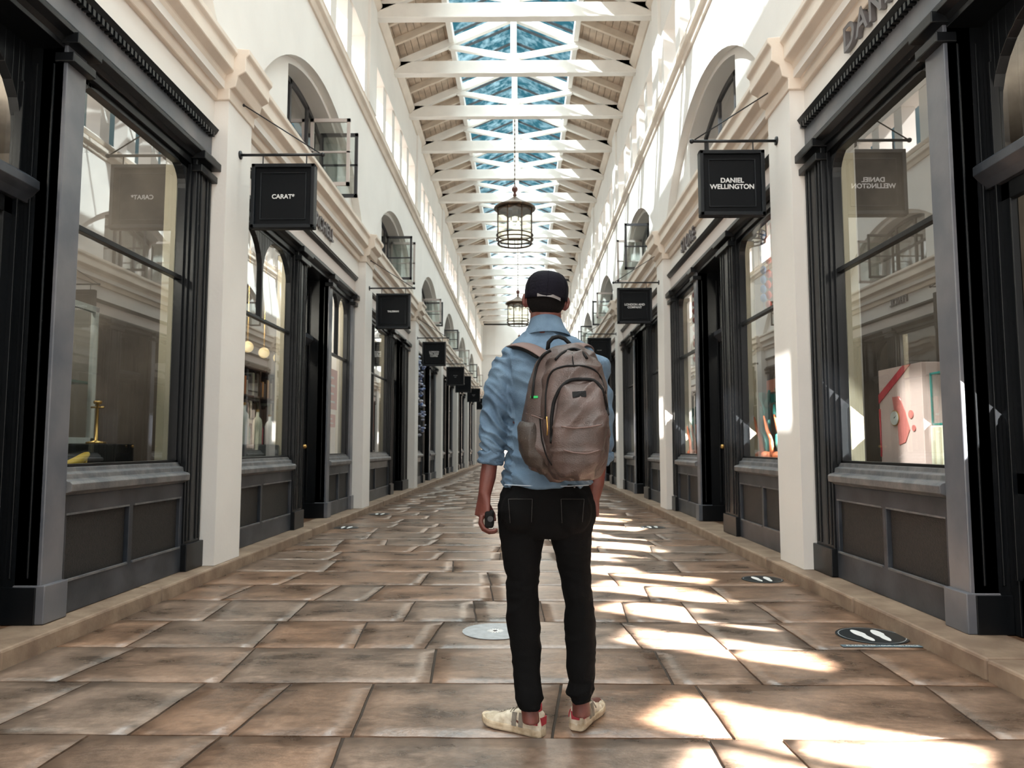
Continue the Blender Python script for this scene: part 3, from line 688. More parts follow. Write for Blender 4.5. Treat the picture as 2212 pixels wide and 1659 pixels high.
st = MB(); xs_ = X(-1, .62); st.lathe((xs_, 5.72, 1.14), [(.07, 0), (.07, .015), (.012, .025), (.010, .30), (.03, .31), (.03, .33)], 14).cyl((xs_-.05, 5.72, 1.42), (xs_+.05, 5.72, 1.42), .008)
item('display_stand', 'small brass T stand on the black plinth in the nearest left window', 'stand', st, M['brass'], smooth=True)
for k, (ya, yb) in enumerate(((4.85, 5.30), (5.45, 6.0))):
    f_ = MB()
    for (a, b_, c, d) in ((ya, yb, 1.14, 1.19), (ya, yb, 2.2, 2.25), (ya, ya+.05, 1.14, 2.25), (yb-.05, yb, 1.14, 2.25)): bx(f_, -1, .80, .84, a, b_, c, d)
    fo_ = item('display_case', ('white-framed glass case at the back of the nearest left window, nearer the door', 'white-framed glass case at the back of the nearest left window, nearer the white pilaster')[k], 'display case', f_, M['white'], 'white-framed cases', bevel=.004)
    g_ = MB(); bx(g_, -1, .815, .82, ya+.03, yb-.03, 1.17, 2.22); g_.build('glass_pane', M['glass'], fo_)
    hz = MB(); bx(hz, -1, .85, 1.1, ya, yb, 1.62, 1.64); hz.build('glass_shelf', M['teal'], fo_)
lm = MB(); lm.cyl((X(-1, 1.0), 4.95, 3.84), (X(-1, 1.0), 4.95, 2.56), .008).lathe((X(-1, 1.0), 4.95, 2.30), [(.24, 0), (.25, .02), (.15, .20), (.06, .27), (.02, .30)], 20)
item('pendant_lamp', 'black dome pendant lamp inside the nearest left window', 'lamp', lm, M['black'], smooth=True)
# --- left window two: books, bottles, globes
bk = MB(); ya, yb = 8.3, 12.4
for z in (1.0, 1.40, 1.78, 2.16): bx(bk, -1, 1.0, 1.35, ya, yb, z, z+.03)
for y in (ya, ya+1.03, ya+2.06, ya+3.09, yb): bx(bk, -1, 1.0, 1.35, y-.02, y+.02, 1.0, 2.19)
bx(bk, -1, 1.35, 1.37, ya, yb, 1.0, 2.19)
item('bookcase', 'brown wooden bookcase inside the second left window', 'bookcase', bk, M['wood'], bevel=.004)
cols = [M[k] for k in ('wood', 'brass', 'creambox', 'ribbon', 'sill', 'green', 'pink')]
rnd = random.Random(3); nb_ = 0
for zi, z in enumerate((1.43, 1.81)):
    y = ya+.05
    while y < yb-.08:
        if min(abs(y-q) for q in (ya+1.03, ya+2.06, ya+3.09)) > .07:
            w = rnd.uniform(.05, .10); h = rnd.uniform(.20, .32)
            b_ = item('book', 'book with a worn spine standing in the brown bookcase', 'book', ibox(-1, 1.03, 1.2, y, y+w*.9, z+.002, z+h), cols[rnd.choice((0, 0, 0, 1, 2, 4))], 'books in the bookcase', bevel=.002)
            y += w
        else: y += .05
item('display_plinth', 'grey plinth under the bottles in the second left window', 'plinth', ibox(-1, .34, .60, 7.2, 9.85, .962, 1.14), M['sill'], bevel=.008)
bcol = [('pink', 'pink'), ('green', 'green'), ('white', 'white'), ('teal', 'dark green'), ('creambox', 'cream'), ('ribbon', 'red'), ('white', 'white'), ('brass', 'gold'), ('pink', 'pink')]
for k, (mk, cn) in enumerate(bcol):
    y = 7.75+.21*k; h = (.42, .34, .46, .28, .40, .30, .36, .24, .38)[k]; c = (X(-1, .40+.06*(k % 2)), y, 1.142)
    b_ = MB(); b_.lathe(c, [(.052, 0), (.055, .01), (.055, h*.6), (.045, h*.72), (.018, h*.8), (.018, h*.95)], 14)
    o = item('bottle', '%s bottle on the shelf of the second left window, %s from its near end' % (cn, ORD[k]), 'bottle', b_, M[mk], 'bottles behind the arched panes', smooth=True)
    MB().cyl((c[0], c[1], 1.142+h*.94), (c[0], c[1], 1.142+h), .022, n=10).build('stopper', M['brass'], o)
for k in range(3):
    c = Vector((X(-1, .95), 9.7+.62*k, 2.42)); g_ = MB(); g_.ball(c, .075)
    o = item('globe_lamp', 'lit globe lamp above the bookcase, %s from the near end' % ORD[k], 'lamp', g_, M['globe'], 'globe lamps', smooth=True)
    MB().cyl((c.x, c.y, c.z+.07), (c.x, c.y, 3.84), .01).build('rod', M['brass'], o)
def poster(s, u, ya, yb, za, zb_, label, m, lines=4):
    o = item('poster', label, 'poster', ibox(s, u, u+.006, ya, yb, za, zb_), m, None)
    l_ = MB(); h = (zb_-za)/(lines+1)
    for k in range(lines): bx(l_, s, u-.002, u, ya+.25*(yb-ya), yb-.25*(yb-ya)*(1+.5*(k % 2)), za+h*(k+.8), za+h*(k+.8)+h*.25)
    l_.build('text_line', M['white'], o)
poster(-1, .33, 11.40, 11.98, 1.70, 2.33, 'large red poster in the window past the door of the second left shop', M['red'])
poster(-1, .33, 11.40, 11.90, 1.42, 1.62, 'small red notice under the large red poster', M['red'], 2)
poster(-1, .33, 14.2, 15.0, 1.25, 2.10, 'red poster behind the four-light window of the third left shop', M['red'])
ga = MB(); rnd = random.Random(5)
for k in range(90):
    t = rnd.random(); y = 18.99+t*1.5+rnd.gauss(0, .06); z = 3.3-1.7*t**2+rnd.gauss(0, .14); u = .08+rnd.gauss(0, .05); c = Vector((X(-1, u), y, z)); r0 = rnd.uniform(.03, .07)
    ga.ball(c, r0, r0, r0*.6, 6, 4)
o = tag(ga.build('flower_garland', mat('garland_petals', (.10,.17,.38), .7, col2=(.75,.74,.78), vscale=9), None), 'blue and white flower garland around the fourth left shop window', 'garland'); o['kind'] = 'stuff'
# --- right window one
bd = MB(); xa = X(1, .34)
o = item('display_board', 'pale pink standing box with a watch picture in the nearest right window', 'display box', ibox(1, .30, .62, 4.98, 5.58, .962, 1.68), M['pinkpale'] if 'pinkpale' in M else M['pink'], bevel=.004)
def onb(name, m, pts, off=.002, th=.004):
    b_ = MB(); b_.loft([[Vector((X(1, .30-off-q), 4.98+(y-4.86)*1.07, .962+(z-.962)*.945)) for y, z in pts] for q in (0, th)]); return b_.build(name, m, o)
onb('ribbon', M['ribbon'], [(5.42, 1.46), (4.98, 1.72), (5.08, 1.72), (5.42, 1.53)])
onb('ribbon', M['ribbon'], [(5.42, 1.05), (5.42, 1.42), (5.405, 1.42), (5.405, 1.05)])
cir = lambda y, z, r, n_=24: [(y+r*math.cos(2*math.pi*k/n_), z+r*math.sin(2*math.pi*k/n_)) for k in range(n_)]
onb('strap_picture', M['rosestrap'], [(5.23, 1.50), (5.14, 1.50), (5.07, 1.38), (5.02, 1.25), (5.08, 1.16), (5.16, 1.14), (5.17, 1.28), (5.20, 1.36)])
onb('watch_case', M['brass'], cir(5.20, 1.34, .060), .006); onb('watch_face', M['white'], cir(5.20, 1.34, .052), .010)
onb('flower_picture', M['rosestrap'], cir(5.0, 1.36, .03)); onb('flower_picture', M['rosestrap'], cir(4.97, 1.26, .022))
onb('watch_hand', M['iron'], [(5.20, 1.335), (5.20, 1.345), (5.165, 1.36)], .014, .001)
o2 = item('cream_box', 'cream ribbed box beside the pink box in the nearest right window', 'box', ibox(1, .26, .56, 4.46, 4.83, .962, 1.25), M['creambox'], bevel=.006)
for k in range(5):
    b_ = MB(); bx(b_, 1, .254, .262, 4.49+.07*k, 4.51+.07*k, .97, 1.24); b_.build('rib', M['cream'], o2)
gcs = MB()
ya, yb, za, zb_ = 4.48, 4.84, 1.255, 1.58
for (u_, y_) in ((.28, ya), (.28, yb), (.52, ya), (.52, yb)): bx(gcs, 1, u_, u_+.012, y_-.006, y_+.006, za, zb_)
for z in (za, zb_): bx(gcs, 1, .28, .292, ya, yb, z, z+.012); bx(gcs, 1, .52, .532, ya, yb, z, z+.012); bx(gcs, 1, .28, .53, ya-.006, ya+.006, z, z+.012); bx(gcs, 1, .28, .53, yb-.006, yb+.006, z, z+.012)
oc = item('glass_case', 'teal-edged glass case standing on the cream ribbed box', 'display case', gcs, M['teal'])
b_ = MB(); bx(b_, 1, .283, .287, ya, yb, za, zb_); b_.build('glass_pane', M['glass'], oc)
b_ = MB(); b_.lathe((X(1, .40), 4.66, 1.268), [(.05, 0), (.05, .02), (.02, .04), (.04, .12), (.02, .16)], 12); item('watch_stand', 'small grey stand inside the teal-edged glass case', 'stand', b_, M['sill'], smooth=True)
b_ = MB(); b_.lathe((X(1, .40), 5.62, .962), [(.03, 0), (.035, .05), (.015, .08), (.02, .15), (.012, .17)], 12); item('glass_jar', 'small pale jar at the far end of the nearest right window', 'jar', b_, M['sill'], smooth=True)
b_ = ibox(1, .30, .5, 3.45, 3.9, 1.0, 1.22); ob = item('orange_display_block', 'orange lettered block just inside the right edge of the photo', 'display block', b_, M['cream'], bevel=.004)
# --- right window two: hanging reds, teal panels
rnd = random.Random(9); kk = 0
for ya, yb in ((7.1, 8.6), (10.7, 12.0)):
    nst = 8 if ya < 9 else 6
    for k in range(nst):
        y = ya+(yb-ya)*(k+.5)/nst; u = .36+.12*(k % 2); L = rnd.uniform(.5, 1.1); g_ = MB(); zt = 3.49
        g_.cyl((X(1, u), y, 3.84), (X(1, u), y, zt-L), .003, n=5); z = zt
        while z > zt-L: g_.ball((X(1, u), y+rnd.uniform(-.02, .02), z), .035, .035, .05, 8, 6); z -= rnd.uniform(.10, .16)
        item('hanging_garland', '%s %s paper string from the near end, %s window of the second right shop' % (ORD[k], 'red' if k % 3 else 'blue', 'near' if ya < 9 else 'far'), 'garland', g_, M['red'] if k % 3 else M['blue'], 'red strings hung in the windows', smooth=True)
for j, (ya, yb) in enumerate(((7.15, 8.5), (10.75, 11.95))):
    wv = MB(); nseg = 14
    for q in range(3):
        yq = ya+(yb-ya)*(q+.5)/3
        pts = [Vector((X(1, .34), yq+.07*math.sin(k*.9+q)+.02*k*(q-1)*.3, .97+.75*k/nseg)) for k in range(nseg+1)]
        wv.tube(pts, [(.05*(1-k/nseg*.6)+.02, .02) for k in range(nseg+1)], 8)
        for k in range(2, 12, 3):
            p = pts[k]; wv.tube([p, p+Vector((0, .10*(-1)**k, .07)), p+Vector((0, .13*(-1)**k, .17))], [.03, .028, .012], 6)
    item('coral_cutout', 'teal coral-shaped display in the %s window of the second right shop' % ('near' if j == 0 else 'far'), 'display', wv, M['teal'], 'teal coral displays', smooth=True)
    wv = MB()
    for q in range(7):
        yq = ya+(yb-ya)*(q+.5)/7; wv.ball((X(1, .30), yq, 1.02), .06, .07, .05, 10, 6); 
    for q in range(4):
        yq = ya+(yb-ya)*(q+.3)/4; wv.tube([(X(1, .28), yq, 1.02), (X(1, .28), yq+.05, 1.2), (X(1, .28), yq+.16, 1.3), (X(1, .28), yq+.26, 1.45)], [.03, .02, .02, .008], 6)
    item('coral_ornament', 'orange coral-like ornaments low in the %s window of the second right shop' % ('near' if j == 0 else 'far'), 'ornament', wv, M['orange'], smooth=True)
    bn = MB(); bx(bn, 1, .42, .426, ya, yb, 1.72, 1.86); o = item('banner', 'salmon banner strip across the %s window of the second right shop' % ('near' if j == 0 else 'far'), 'banner', bn, M['salmon'])
    bn = MB(); bx(bn, 1, .42, .426, ya, yb, 1.60, 1.70); bn.build('lower_stripe', M['teal'], o)
# ------------------------------------------------------------------ the man
def fuse(name, mb, voxel, it, m, parent, disp=None, fac=.5):
    o = mb.build('tmp', None); r_ = o.modifiers.new('r', 'REMESH'); r_.mode = 'VOXEL'; r_.voxel_size = voxel; r_.use_smooth_shade = True
    if it: s_ = o.modifiers.new('s', 'SMOOTH'); s_.iterations = it; s_.factor = fac
    bpy.context.view_layer.update()
    me = bpy.data.meshes.new_from_object(o.evaluated_get(bpy.context.evaluated_depsgraph_get())); bpy.data.objects.remove(o)
    if disp:
        ns = [v.normal.copy() for v in me.vertices]
        for v, nn in zip(me.vertices, ns): v.co += nn*disp(v.co, nn)
    o0 = ORG.get(parent, Vector((0, 0, 0))); me.transform(Matrix.Translation(-o0)); me.name = name
    me.materials.clear(); me.materials.append(m); me.polygons.foreach_set('use_smooth', [True]*len(me.polygons))
    n_ = bpy.data.objects.new(name, me); C.objects.link(n_); n_.parent = parent; ORG[n_] = o0
    return n_
def stack(mb, rows, n=24, pw=2.0):      # rows: (py, left px, right px, Y, depth radius)
    rings = []
    for (py, L, Rr, Y, ry) in rows:
        a, b_ = W(L, py, Y), W(Rr, py, Y); c = (a+b_)/2; rx = (b_.x-a.x)/2
        ring = []
        for k in range(n):
            t = 2*math.pi*k/n; ct, st_ = math.cos(t), math.sin(t)
            ring.append(c+Vector((math.copysign(abs(ct)**(2/pw), ct)*rx, math.copysign(abs(st_)**(2/pw), st_)*ry, 0)))
        rings.append(ring)
    return mb.loft(rings)
pb = W(1190, 1585, 2.98); man = thing('person', 'man seen from behind in a dark cap, blue denim shirt and black trousers', 'person', (pb.x, 2.98, 0))
skin = mat('skin', (.135,.040,.030), .5, var=.25, vscale=25, bump=.1, bscale=120)
HY = 3.02
# skin body
b = MB()
stack(b, [(1120,1085,1272,2.99,.10),(1040,1094,1268,2.99,.10),(960,1104,1260,2.985,.10),(880,1104,1270,2.98,.11),(810,1098,1278,2.98,.105),(772,1105,1262,2.985,.085),(750,1128,1235,2.99,.07),(735,1143,1215,3.0,.062),(700,1144,1212,3.01,.06),(672,1146,1212,3.02,.06)])
for rows in ([(1130,1092,1170,2.99,.07),(1207,1100,1156,2.985,.055),(1319,1106,1151,2.98,.040),(1400,1114,1158,2.97,.038),(1480,1122,1163,2.95,.038),(1530,1125,1163,2.94,.036),(1560,1128,1166,2.935,.04)],
             [(1130,1192,1268,3.0,.07),(1207,1213,1264,3.0,.055),(1319,1232,1272,3.0,.040),(1400,1234,1276,3.0,.038),(1470,1232,1274,3.0,.038),(1520,1236,1274,3.0,.036),(1545,1236,1276,3.0,.04)]): stack(b, rows, 18)
# feet (inside the shoes)
hl, tl_ = FL(1160, 1592)+Vector((0, .02, .035)), FL(1062, 1566)+Vector((.02, 0, .03))
hr, tr_ = FL(1250, 1578)+Vector((0, .02, .035)), Vector((FL(1250, 1578).x+.10, FL(1250, 1578).y+.24, .03))
for h_, t_ in ((hl, tl_), (hr, tr_)): b.tube([h_, h_.lerp(t_, .5)+Vector((0, 0, .01)), t_], [.030, .034, .022], 12)
# arms
b.tube([W(1098,790,2.98), W(1076,860,2.975), W(1070,930,2.965), W(1060,985,2.955), W(1054,1030,2.95), W(1047,1068,2.945)], [.042,.034,.029,.030,.032,(.026,.024)], 14)
b.tube([W(1272,790,2.98), W(1290,860,2.98), W(1298,930,2.975), W(1294,1000,2.98), W(1287,1045,2.985), W(1281,1078,2.99)], [.042,.034,.029,.030,.033,.026], 14)
# left hand: palm faces the thigh, four fingers curl in under the black object
def hp(px, py, Y): return W(px, py, Y)
b.tube([hp(1047,1066,2.945), hp(1045,1082,2.945), hp(1043,1100,2.945), hp(1040,1117,2.945)], [(.024,.026),(.017,.035),(.014,.040),(.012,.041)], 14)
kn = [(2.912, 0, 0, .0085), (2.934, -1, 3, .0095), (2.956, -1, 3, .0095), (2.977, 0, 1, .009)]
for Y, dx_, dy_, rr_ in kn:
    b.tube([hp(1041,1112,Y), hp(1039+dx_,1128+dy_,Y), hp(1045+dx_,1140+dy_,Y), hp(1057,1147+dy_,Y), hp(1068,1146+dy_,Y-.001), hp(1074,1142+dy_,Y)], [rr_*1.05,rr_*1.05,rr_,rr_*.95,rr_*.85,rr_*.6], 10)
b.tube([hp(1050,1086,2.97), hp(1058,1098,2.992), hp(1066,1112,2.998), hp(1069,1126,2.99)], [.013,.011,.0095,.007], 10)
# right hand inside the pocket
b.tube([hp(1281,1076,2.99), hp(1279,1092,2.995), hp(1277,1112,3.0)], [(.024,.026),(.016,.036),(.013,.040)], 12)
for k, Y in enumerate((2.968, 2.990, 3.012, 3.033)): b.tube([hp(1277,1108,Y), hp(1275,1126,Y), hp(1272,1140-2*abs(k-1.5),Y)], [.0085,.008,.006], 8)
b.tube([hp(1278,1084,3.02), hp(1275,1098,3.045), hp(1273,1110,3.05)], [.012,.010,.007], 8)
# head
hc = W(1179, 652, HY); rot = Matrix.Rotation(R(5), 3, 'Y')
def H(x, y, z): return hc+rot@Vector((x, y, z))
hd = MB()
def hball(x, y, z, rx, ry=None, rz_=None, n=18, mm=12):
    t = MB(); t.ball((0, 0, 0), rx, ry, rz_, n, mm); b.add([H(x, y, z)+rot@v for v in t.v], t.f)
hball(0, 0, .015, .076, .098, .092, 24, 16); hball(0, .035, -.045, .058, .062, .062); hball(0, .055, -.085, .034, .032, .026)
b.tube([H(0,-.01,-.02), W(1178,700,3.0), W(1180,735,2.99)], [.055,.058,.064], 18)
b.tube([H(0,.098,.012), H(0,.112,-.012), H(0,.118,-.030)], [.008,.011,.014], 8); hball(-.012,.108,-.032,.008); hball(.012,.108,-.032,.008)
for sg in (-1, 1):
    hball(sg*.030, .090, .018, .022, .010, .007); hball(sg*.045, .072, -.025, .022, .02, .02)
    # ears
    b.tube([H(sg*.076,.005,.018), H(sg*.088,-.006,.020), H(sg*.092,-.010,.004), H(sg*.088,-.006,-.016), H(sg*.077,.004,-.028)], [.007,.008,.008,.008,.007], 8)
    hball(sg*.080, .0, -.004, .006, .012, .02)
b.tube([H(-.026,.090,-.058), H(0,.100,-.055), H(.026,.090,-.058)], [.004,.008,.004], 8); b.tube([H(-.022,.088,-.068), H(0,.097,-.068), H(.022,.088,-.068)], [.004,.008,.004], 8)
body = fuse('body', b, .0042, 3, skin, man)
for sg in (-1, 1):
    e_ = MB(); e_.ball(H(sg*.031, .088, .002), .0115, n=12, m=8); e_.build('eye', M['white'], man, smooth=True)
    e_ = MB(); e_.ball(H(sg*.031, .097, .002), .005, n=10, m=6); e_.build('pupil', M['black'], man, smooth=True)
# hair: close dark crop below the cap
hm = mat('dark_hair', (.004,.003,.003), .8, spec=.15, bump=.6, bscale=260)
hr_ = MB(); rings = []
for k in range(9):
    z = -.075+.10*k/8; q = math.sqrt(max(.05, 1-((z-.015)/.10)**2)); wd = min(1, .62+.55*k/8)
    ring_o, ring_i = [], []
    for i in range(19):
        a = R(-90)+R(88)*wd*(i-9)/9
        ring_o.append(H(.0795*q*math.cos(a), .102*q*math.sin(a), z)); ring_i.append(H(.070*q*math.cos(a), .090*q*math.sin(a), z))
    rings.append(ring_o+ring_i[::-1])
hr_.loft(rings); hr_.build('hair', hm, man, smooth=True)
# cap
cm = mat('cap_cloth', (.0045,.004,.009), .85, spec=.15, bump=.35, bscale=90, var=.3, vscale=10)
cp = MB(); rings = []
prof_ = [(1.0, .000), (1.02, .012), (1.03, .035), (1.01, .060), (.93, .083), (.78, .100), (.55, .112), (.28, .118), (.04, .120)]
for q, z in prof_:
    rings.append([H(.0865*q*math.cos(2*math.pi*i/36), -.002+.107*q*math.sin(2*math.pi*i/36), z+.004-.012*math.sin(2*math.pi*i/36)*-1*(1-z/.12)*.6) for i in range(36)])
inner = [[H(0, 0, .03)+(v-H(0, 0, .03))*.965 for v in r0] for r0 in rings[:8]]
cp.loft(inner[::-1]+rings, cap=True)
cap = cp.build('cap', cm, man, smooth=True)
sm = MB()
for k in range(6):
    a = math.pi/6+math.pi*k/3; sm.tube([H(.0872*q*math.cos(a), -.002+.1078*q*math.sin(a), z+.004-.0072*math.sin(a)*-1*(1-z/.12)) for q, z in prof_], .0014, 6)
sm.build('seam', cm, cap, smooth=True)
MB().ball(H(0, -.002, .125), .008, .008, .004, 10, 6).build('top_button', cm, cap, smooth=True)
br = MB(); br.loft([[H(.075*math.cos(t)*w, .075+.10*math.sin(t)*w, z-.01*abs(math.cos(t))) for t in [math.pi*i/14 for i in range(15)]] for w, z in ((1, .012), (1, .008), (.6, .006), (.6, .014))]); br.build('brim', cm, cap, smooth=True)
stp = MB(); pts = []
for i in range(13):
    a = R(-90)+R(32)*(i-6)/6+R(7); pts.append(H(.0895*math.cos(a), -.002+.1105*math.sin(a), .000+.006*math.cos((i-6)/6*1.4)-.002*i*.35+.004))
stp.loft([[p+Vector((0, 0, .0065)) for p in pts]+[p-Vector((0, 0, .0065)) for p in pts[::-1]], [p+Vector((0, .004, .0065)) for p in pts]+[p+Vector((0, .004, -.0065)) for p in pts[::-1]]])
stp.build('cap_strap', mat('strap_grey', (.16,.15,.15), .6), cap)
# shirt
def ridge(p, fr, off=0): return 1-abs(noise.noise(Vector((p.x*fr[0]+off, p.y*fr[1], p.z*fr[2]+off)))*2)
EL_ = W(1068, 925, 2.965)
def shirt_d(p, nn):
    d_ = .004*noise.noise(p*9)+.003*noise.noise(p*22)
    if p.x < W(1106, 900, 2.97).x:                   # sleeve folds rise towards the elbow and the rolled cuff
        k = 1 if p.z < EL_.z+.14 else .6; d_ += .021*k*(ridge(p+Vector((0, 0, p.x*.7+noise.noise(p*6)*.05)), (10, 12, 24), 3)-.6)
    else:
        lo = max(0, min(1, (1.22-p.z)/.35)); q = p+Vector((0, 0, (p.x-.1)*.6)); d_ += (.013+.012*lo)*(ridge(q+Vector((0, 0, noise.noise(p*5)*.06)), (7, 5, 14), 7)-.6)
        up = max(0, min(1, (p.z-1.25)/.2)); d_ += .011*up*(ridge(p-Vector((0, 0, p.x*1.2)), (9, 5, 9), 1)-.6)
    return d_
s = MB()
stack(s, [(1050,1086,1278,2.985,.128),(1035,1084,1280,2.985,.13),(1000,1091,1273,2.985,.124),(960,1095,1268,2.985,.122),(900,1094,1275,2.98,.128),(850,1089,1285,2.98,.132),(805,1082,1294,2.98,.126),(775,1082,1290,2.983,.112),(757,1086,1284,2.988,.098),(744,1104,1264,2.99,.086),(733,1121,1246,2.995,.078),(722,1134,1230,3.0,.071),(708,1142,1217,3.0,.066)])
s.tube([W(1110,792,2.985), W(1093,792,2.98), W(1079,845,2.975), W(1072,895,2.968), W(1066,945,2.96), W(1061,985,2.955), W(1059,1000,2.953)], [.06,.064,.060,.056,.052,.047,.045], 20)
s.tube([W(1268,790,2.985), W(1283,792,2.98), W(1292,845,2.98), W(1298,900,2.975), W(1298,960,2.978), W(1295,1000,2.98)], [.06,.062,.056,.052,.048,.046], 20)
dm = mat('denim', (.105,.175,.255), .75, col2=(.055,.10,.16), vscale=9, bump=.25, bscale=220)
shirt = fuse('shirt', s, .0055, 2, dm, man, shirt_d)
for a, c in ((W(1062,975,2.956), W(1058,1003,2.952)), (W(1297,975,2.978), W(1295,1003,2.98))):
    cf = MB(); cf.tube([a, a.lerp(c, .3), a.lerp(c, .7), c], [.049,.053,.052,.047], 24)
    fuse('rolled_cuff', cf, .005, 1, dm, shirt, lambda p, nn: .010*(ridge(p, (16, 16, 30), 5)-.6))
cl = MB(); rings = []
for (py, L, Rr, Y, ry) in ((731,1130,1234,2.995,.083),(725,1131,1232,2.997,.083),(712,1138,1222,3.003,.074),(698,1143,1215,3.01,.068),(694,1144,1214,3.01,.067)):
    a, c = W(L, py, Y), W(Rr, py, Y); m_ = (a+c)/2; rx = (c.x-a.x)/2; rings.append([m_+Vector((rx*math.cos(2*math.pi*k/30), ry*math.sin(2*math.pi*k/30), -.018*math.sin(2*math.pi*k/30))) for k in range(30)])
inn = [[p+(sum(r0, Vector())/30-p)*.06 for p in r0] for r0 in rings[::-1]]
cl.loft(rings+inn, cap=False); cl.build('collar', dm, shirt, smooth=True)
sm = MB(); sm.tube([W(1090,1047,2.87), W(1130,1049,2.862), W(1180,1050,2.858), W(1230,1050,2.862), W(1272,1048,2.87)], .0022, 6); sm.build('hem_stitch', mat('stitch', (.35,.42,.50), .8), shirt, smooth=True)
# trousers
t = MB()
stack(t, [(1022,1098,1264,2.985,.105),(1046,1092,1270,2.985,.110),(1070,1080,1281,2.985,.120),(1095,1074,1284,2.99,.125),(1122,1075,1284,2.99,.120),(1150,1079,1280,2.995,.105),(1160,1090,1270,2.995,.09)], 30, 2.2)
t.ball(W(1128,1105,2.925), .085, .07, .09).ball(W(1232,1105,2.925), .085, .07, .09).ball(W(1277,1104,2.995), .022, .05, .06)
stack(t, [(1120,1078,1176,2.99,.10),(1150,1078,1179,2.99,.095),(1207,1087,1168,2.985,.084),(1250,1092,1166,2.982,.075),(1282,1094,1165,2.98,.071),(1312,1092,1163,2.98,.069),(1326,1093,1164,2.98,.068),(1356,1096,1168,2.985,.068),(1400,1101,1169,2.98,.064),(1440,1107,1168,2.97,.058),(1475,1112,1168,2.955,.055),(1492,1113,1171,2.948,.058),(1508,1113,1173,2.943,.058),(1520,1117,1170,2.940,.054),(1529,1120,1168,2.938,.050)])
stack(t, [(1120,1184,1281,3.0,.10),(1150,1185,1280,3.0,.095),(1207,1202,1276,3.0,.084),(1250,1210,1277,3.0,.076),(1282,1215,1279,3.0,.071),(1312,1219,1285,3.0,.069),(1326,1218,1285,3.0,.068),(1356,1220,1288,3.005,.068),(1400,1221,1288,3.005,.064),(1440,1223,1287,3.0,.060),(1468,1226,1284,3.0,.055),(1482,1222,1284,2.998,.058),(1498,1222,1283,2.996,.058),(1508,1228,1281,2.995,.053),(1515,1231,1279,2.994,.050)])
def tr_d(p, nn):
    k = .003
    if .38 < p.z < .62: k = .005
    if p.z < .22: k = .007
    return k*(ridge(p+Vector((0, 0, noise.noise(p*5)*.08)), (9, 9, 22), 2)-.6)+.004*noise.noise(p*11)
tm = mat('black_denim', (.0028,.0028,.003), .9, bump=.2, bscale=200, spec=.12)
tro = fuse('trousers', t, .0058, 2, tm, man, tr_d)
for (xa, ya_, xb_, yb_) in ((1098,1078,1150,1078),(1098,1078,1102,1130),(1150,1078,1148,1128),(1212,1078,1262,1078),(1212,1078,1214,1130),(1262,1078,1258,1128)):
    pk = MB(); pk.tube([W(xa, ya_, 2.858), W((xa+xb_)/2, (ya_+yb_)/2, 2.852), W(xb_, yb_, 2.858)], .0012, 5); pk.build('pocket_seam', M['panel'], tro)
MB().ball(W(1241, 1052, 2.86), .004, n=8, m=6).build('rivet', M['sill'], tro, smooth=True)
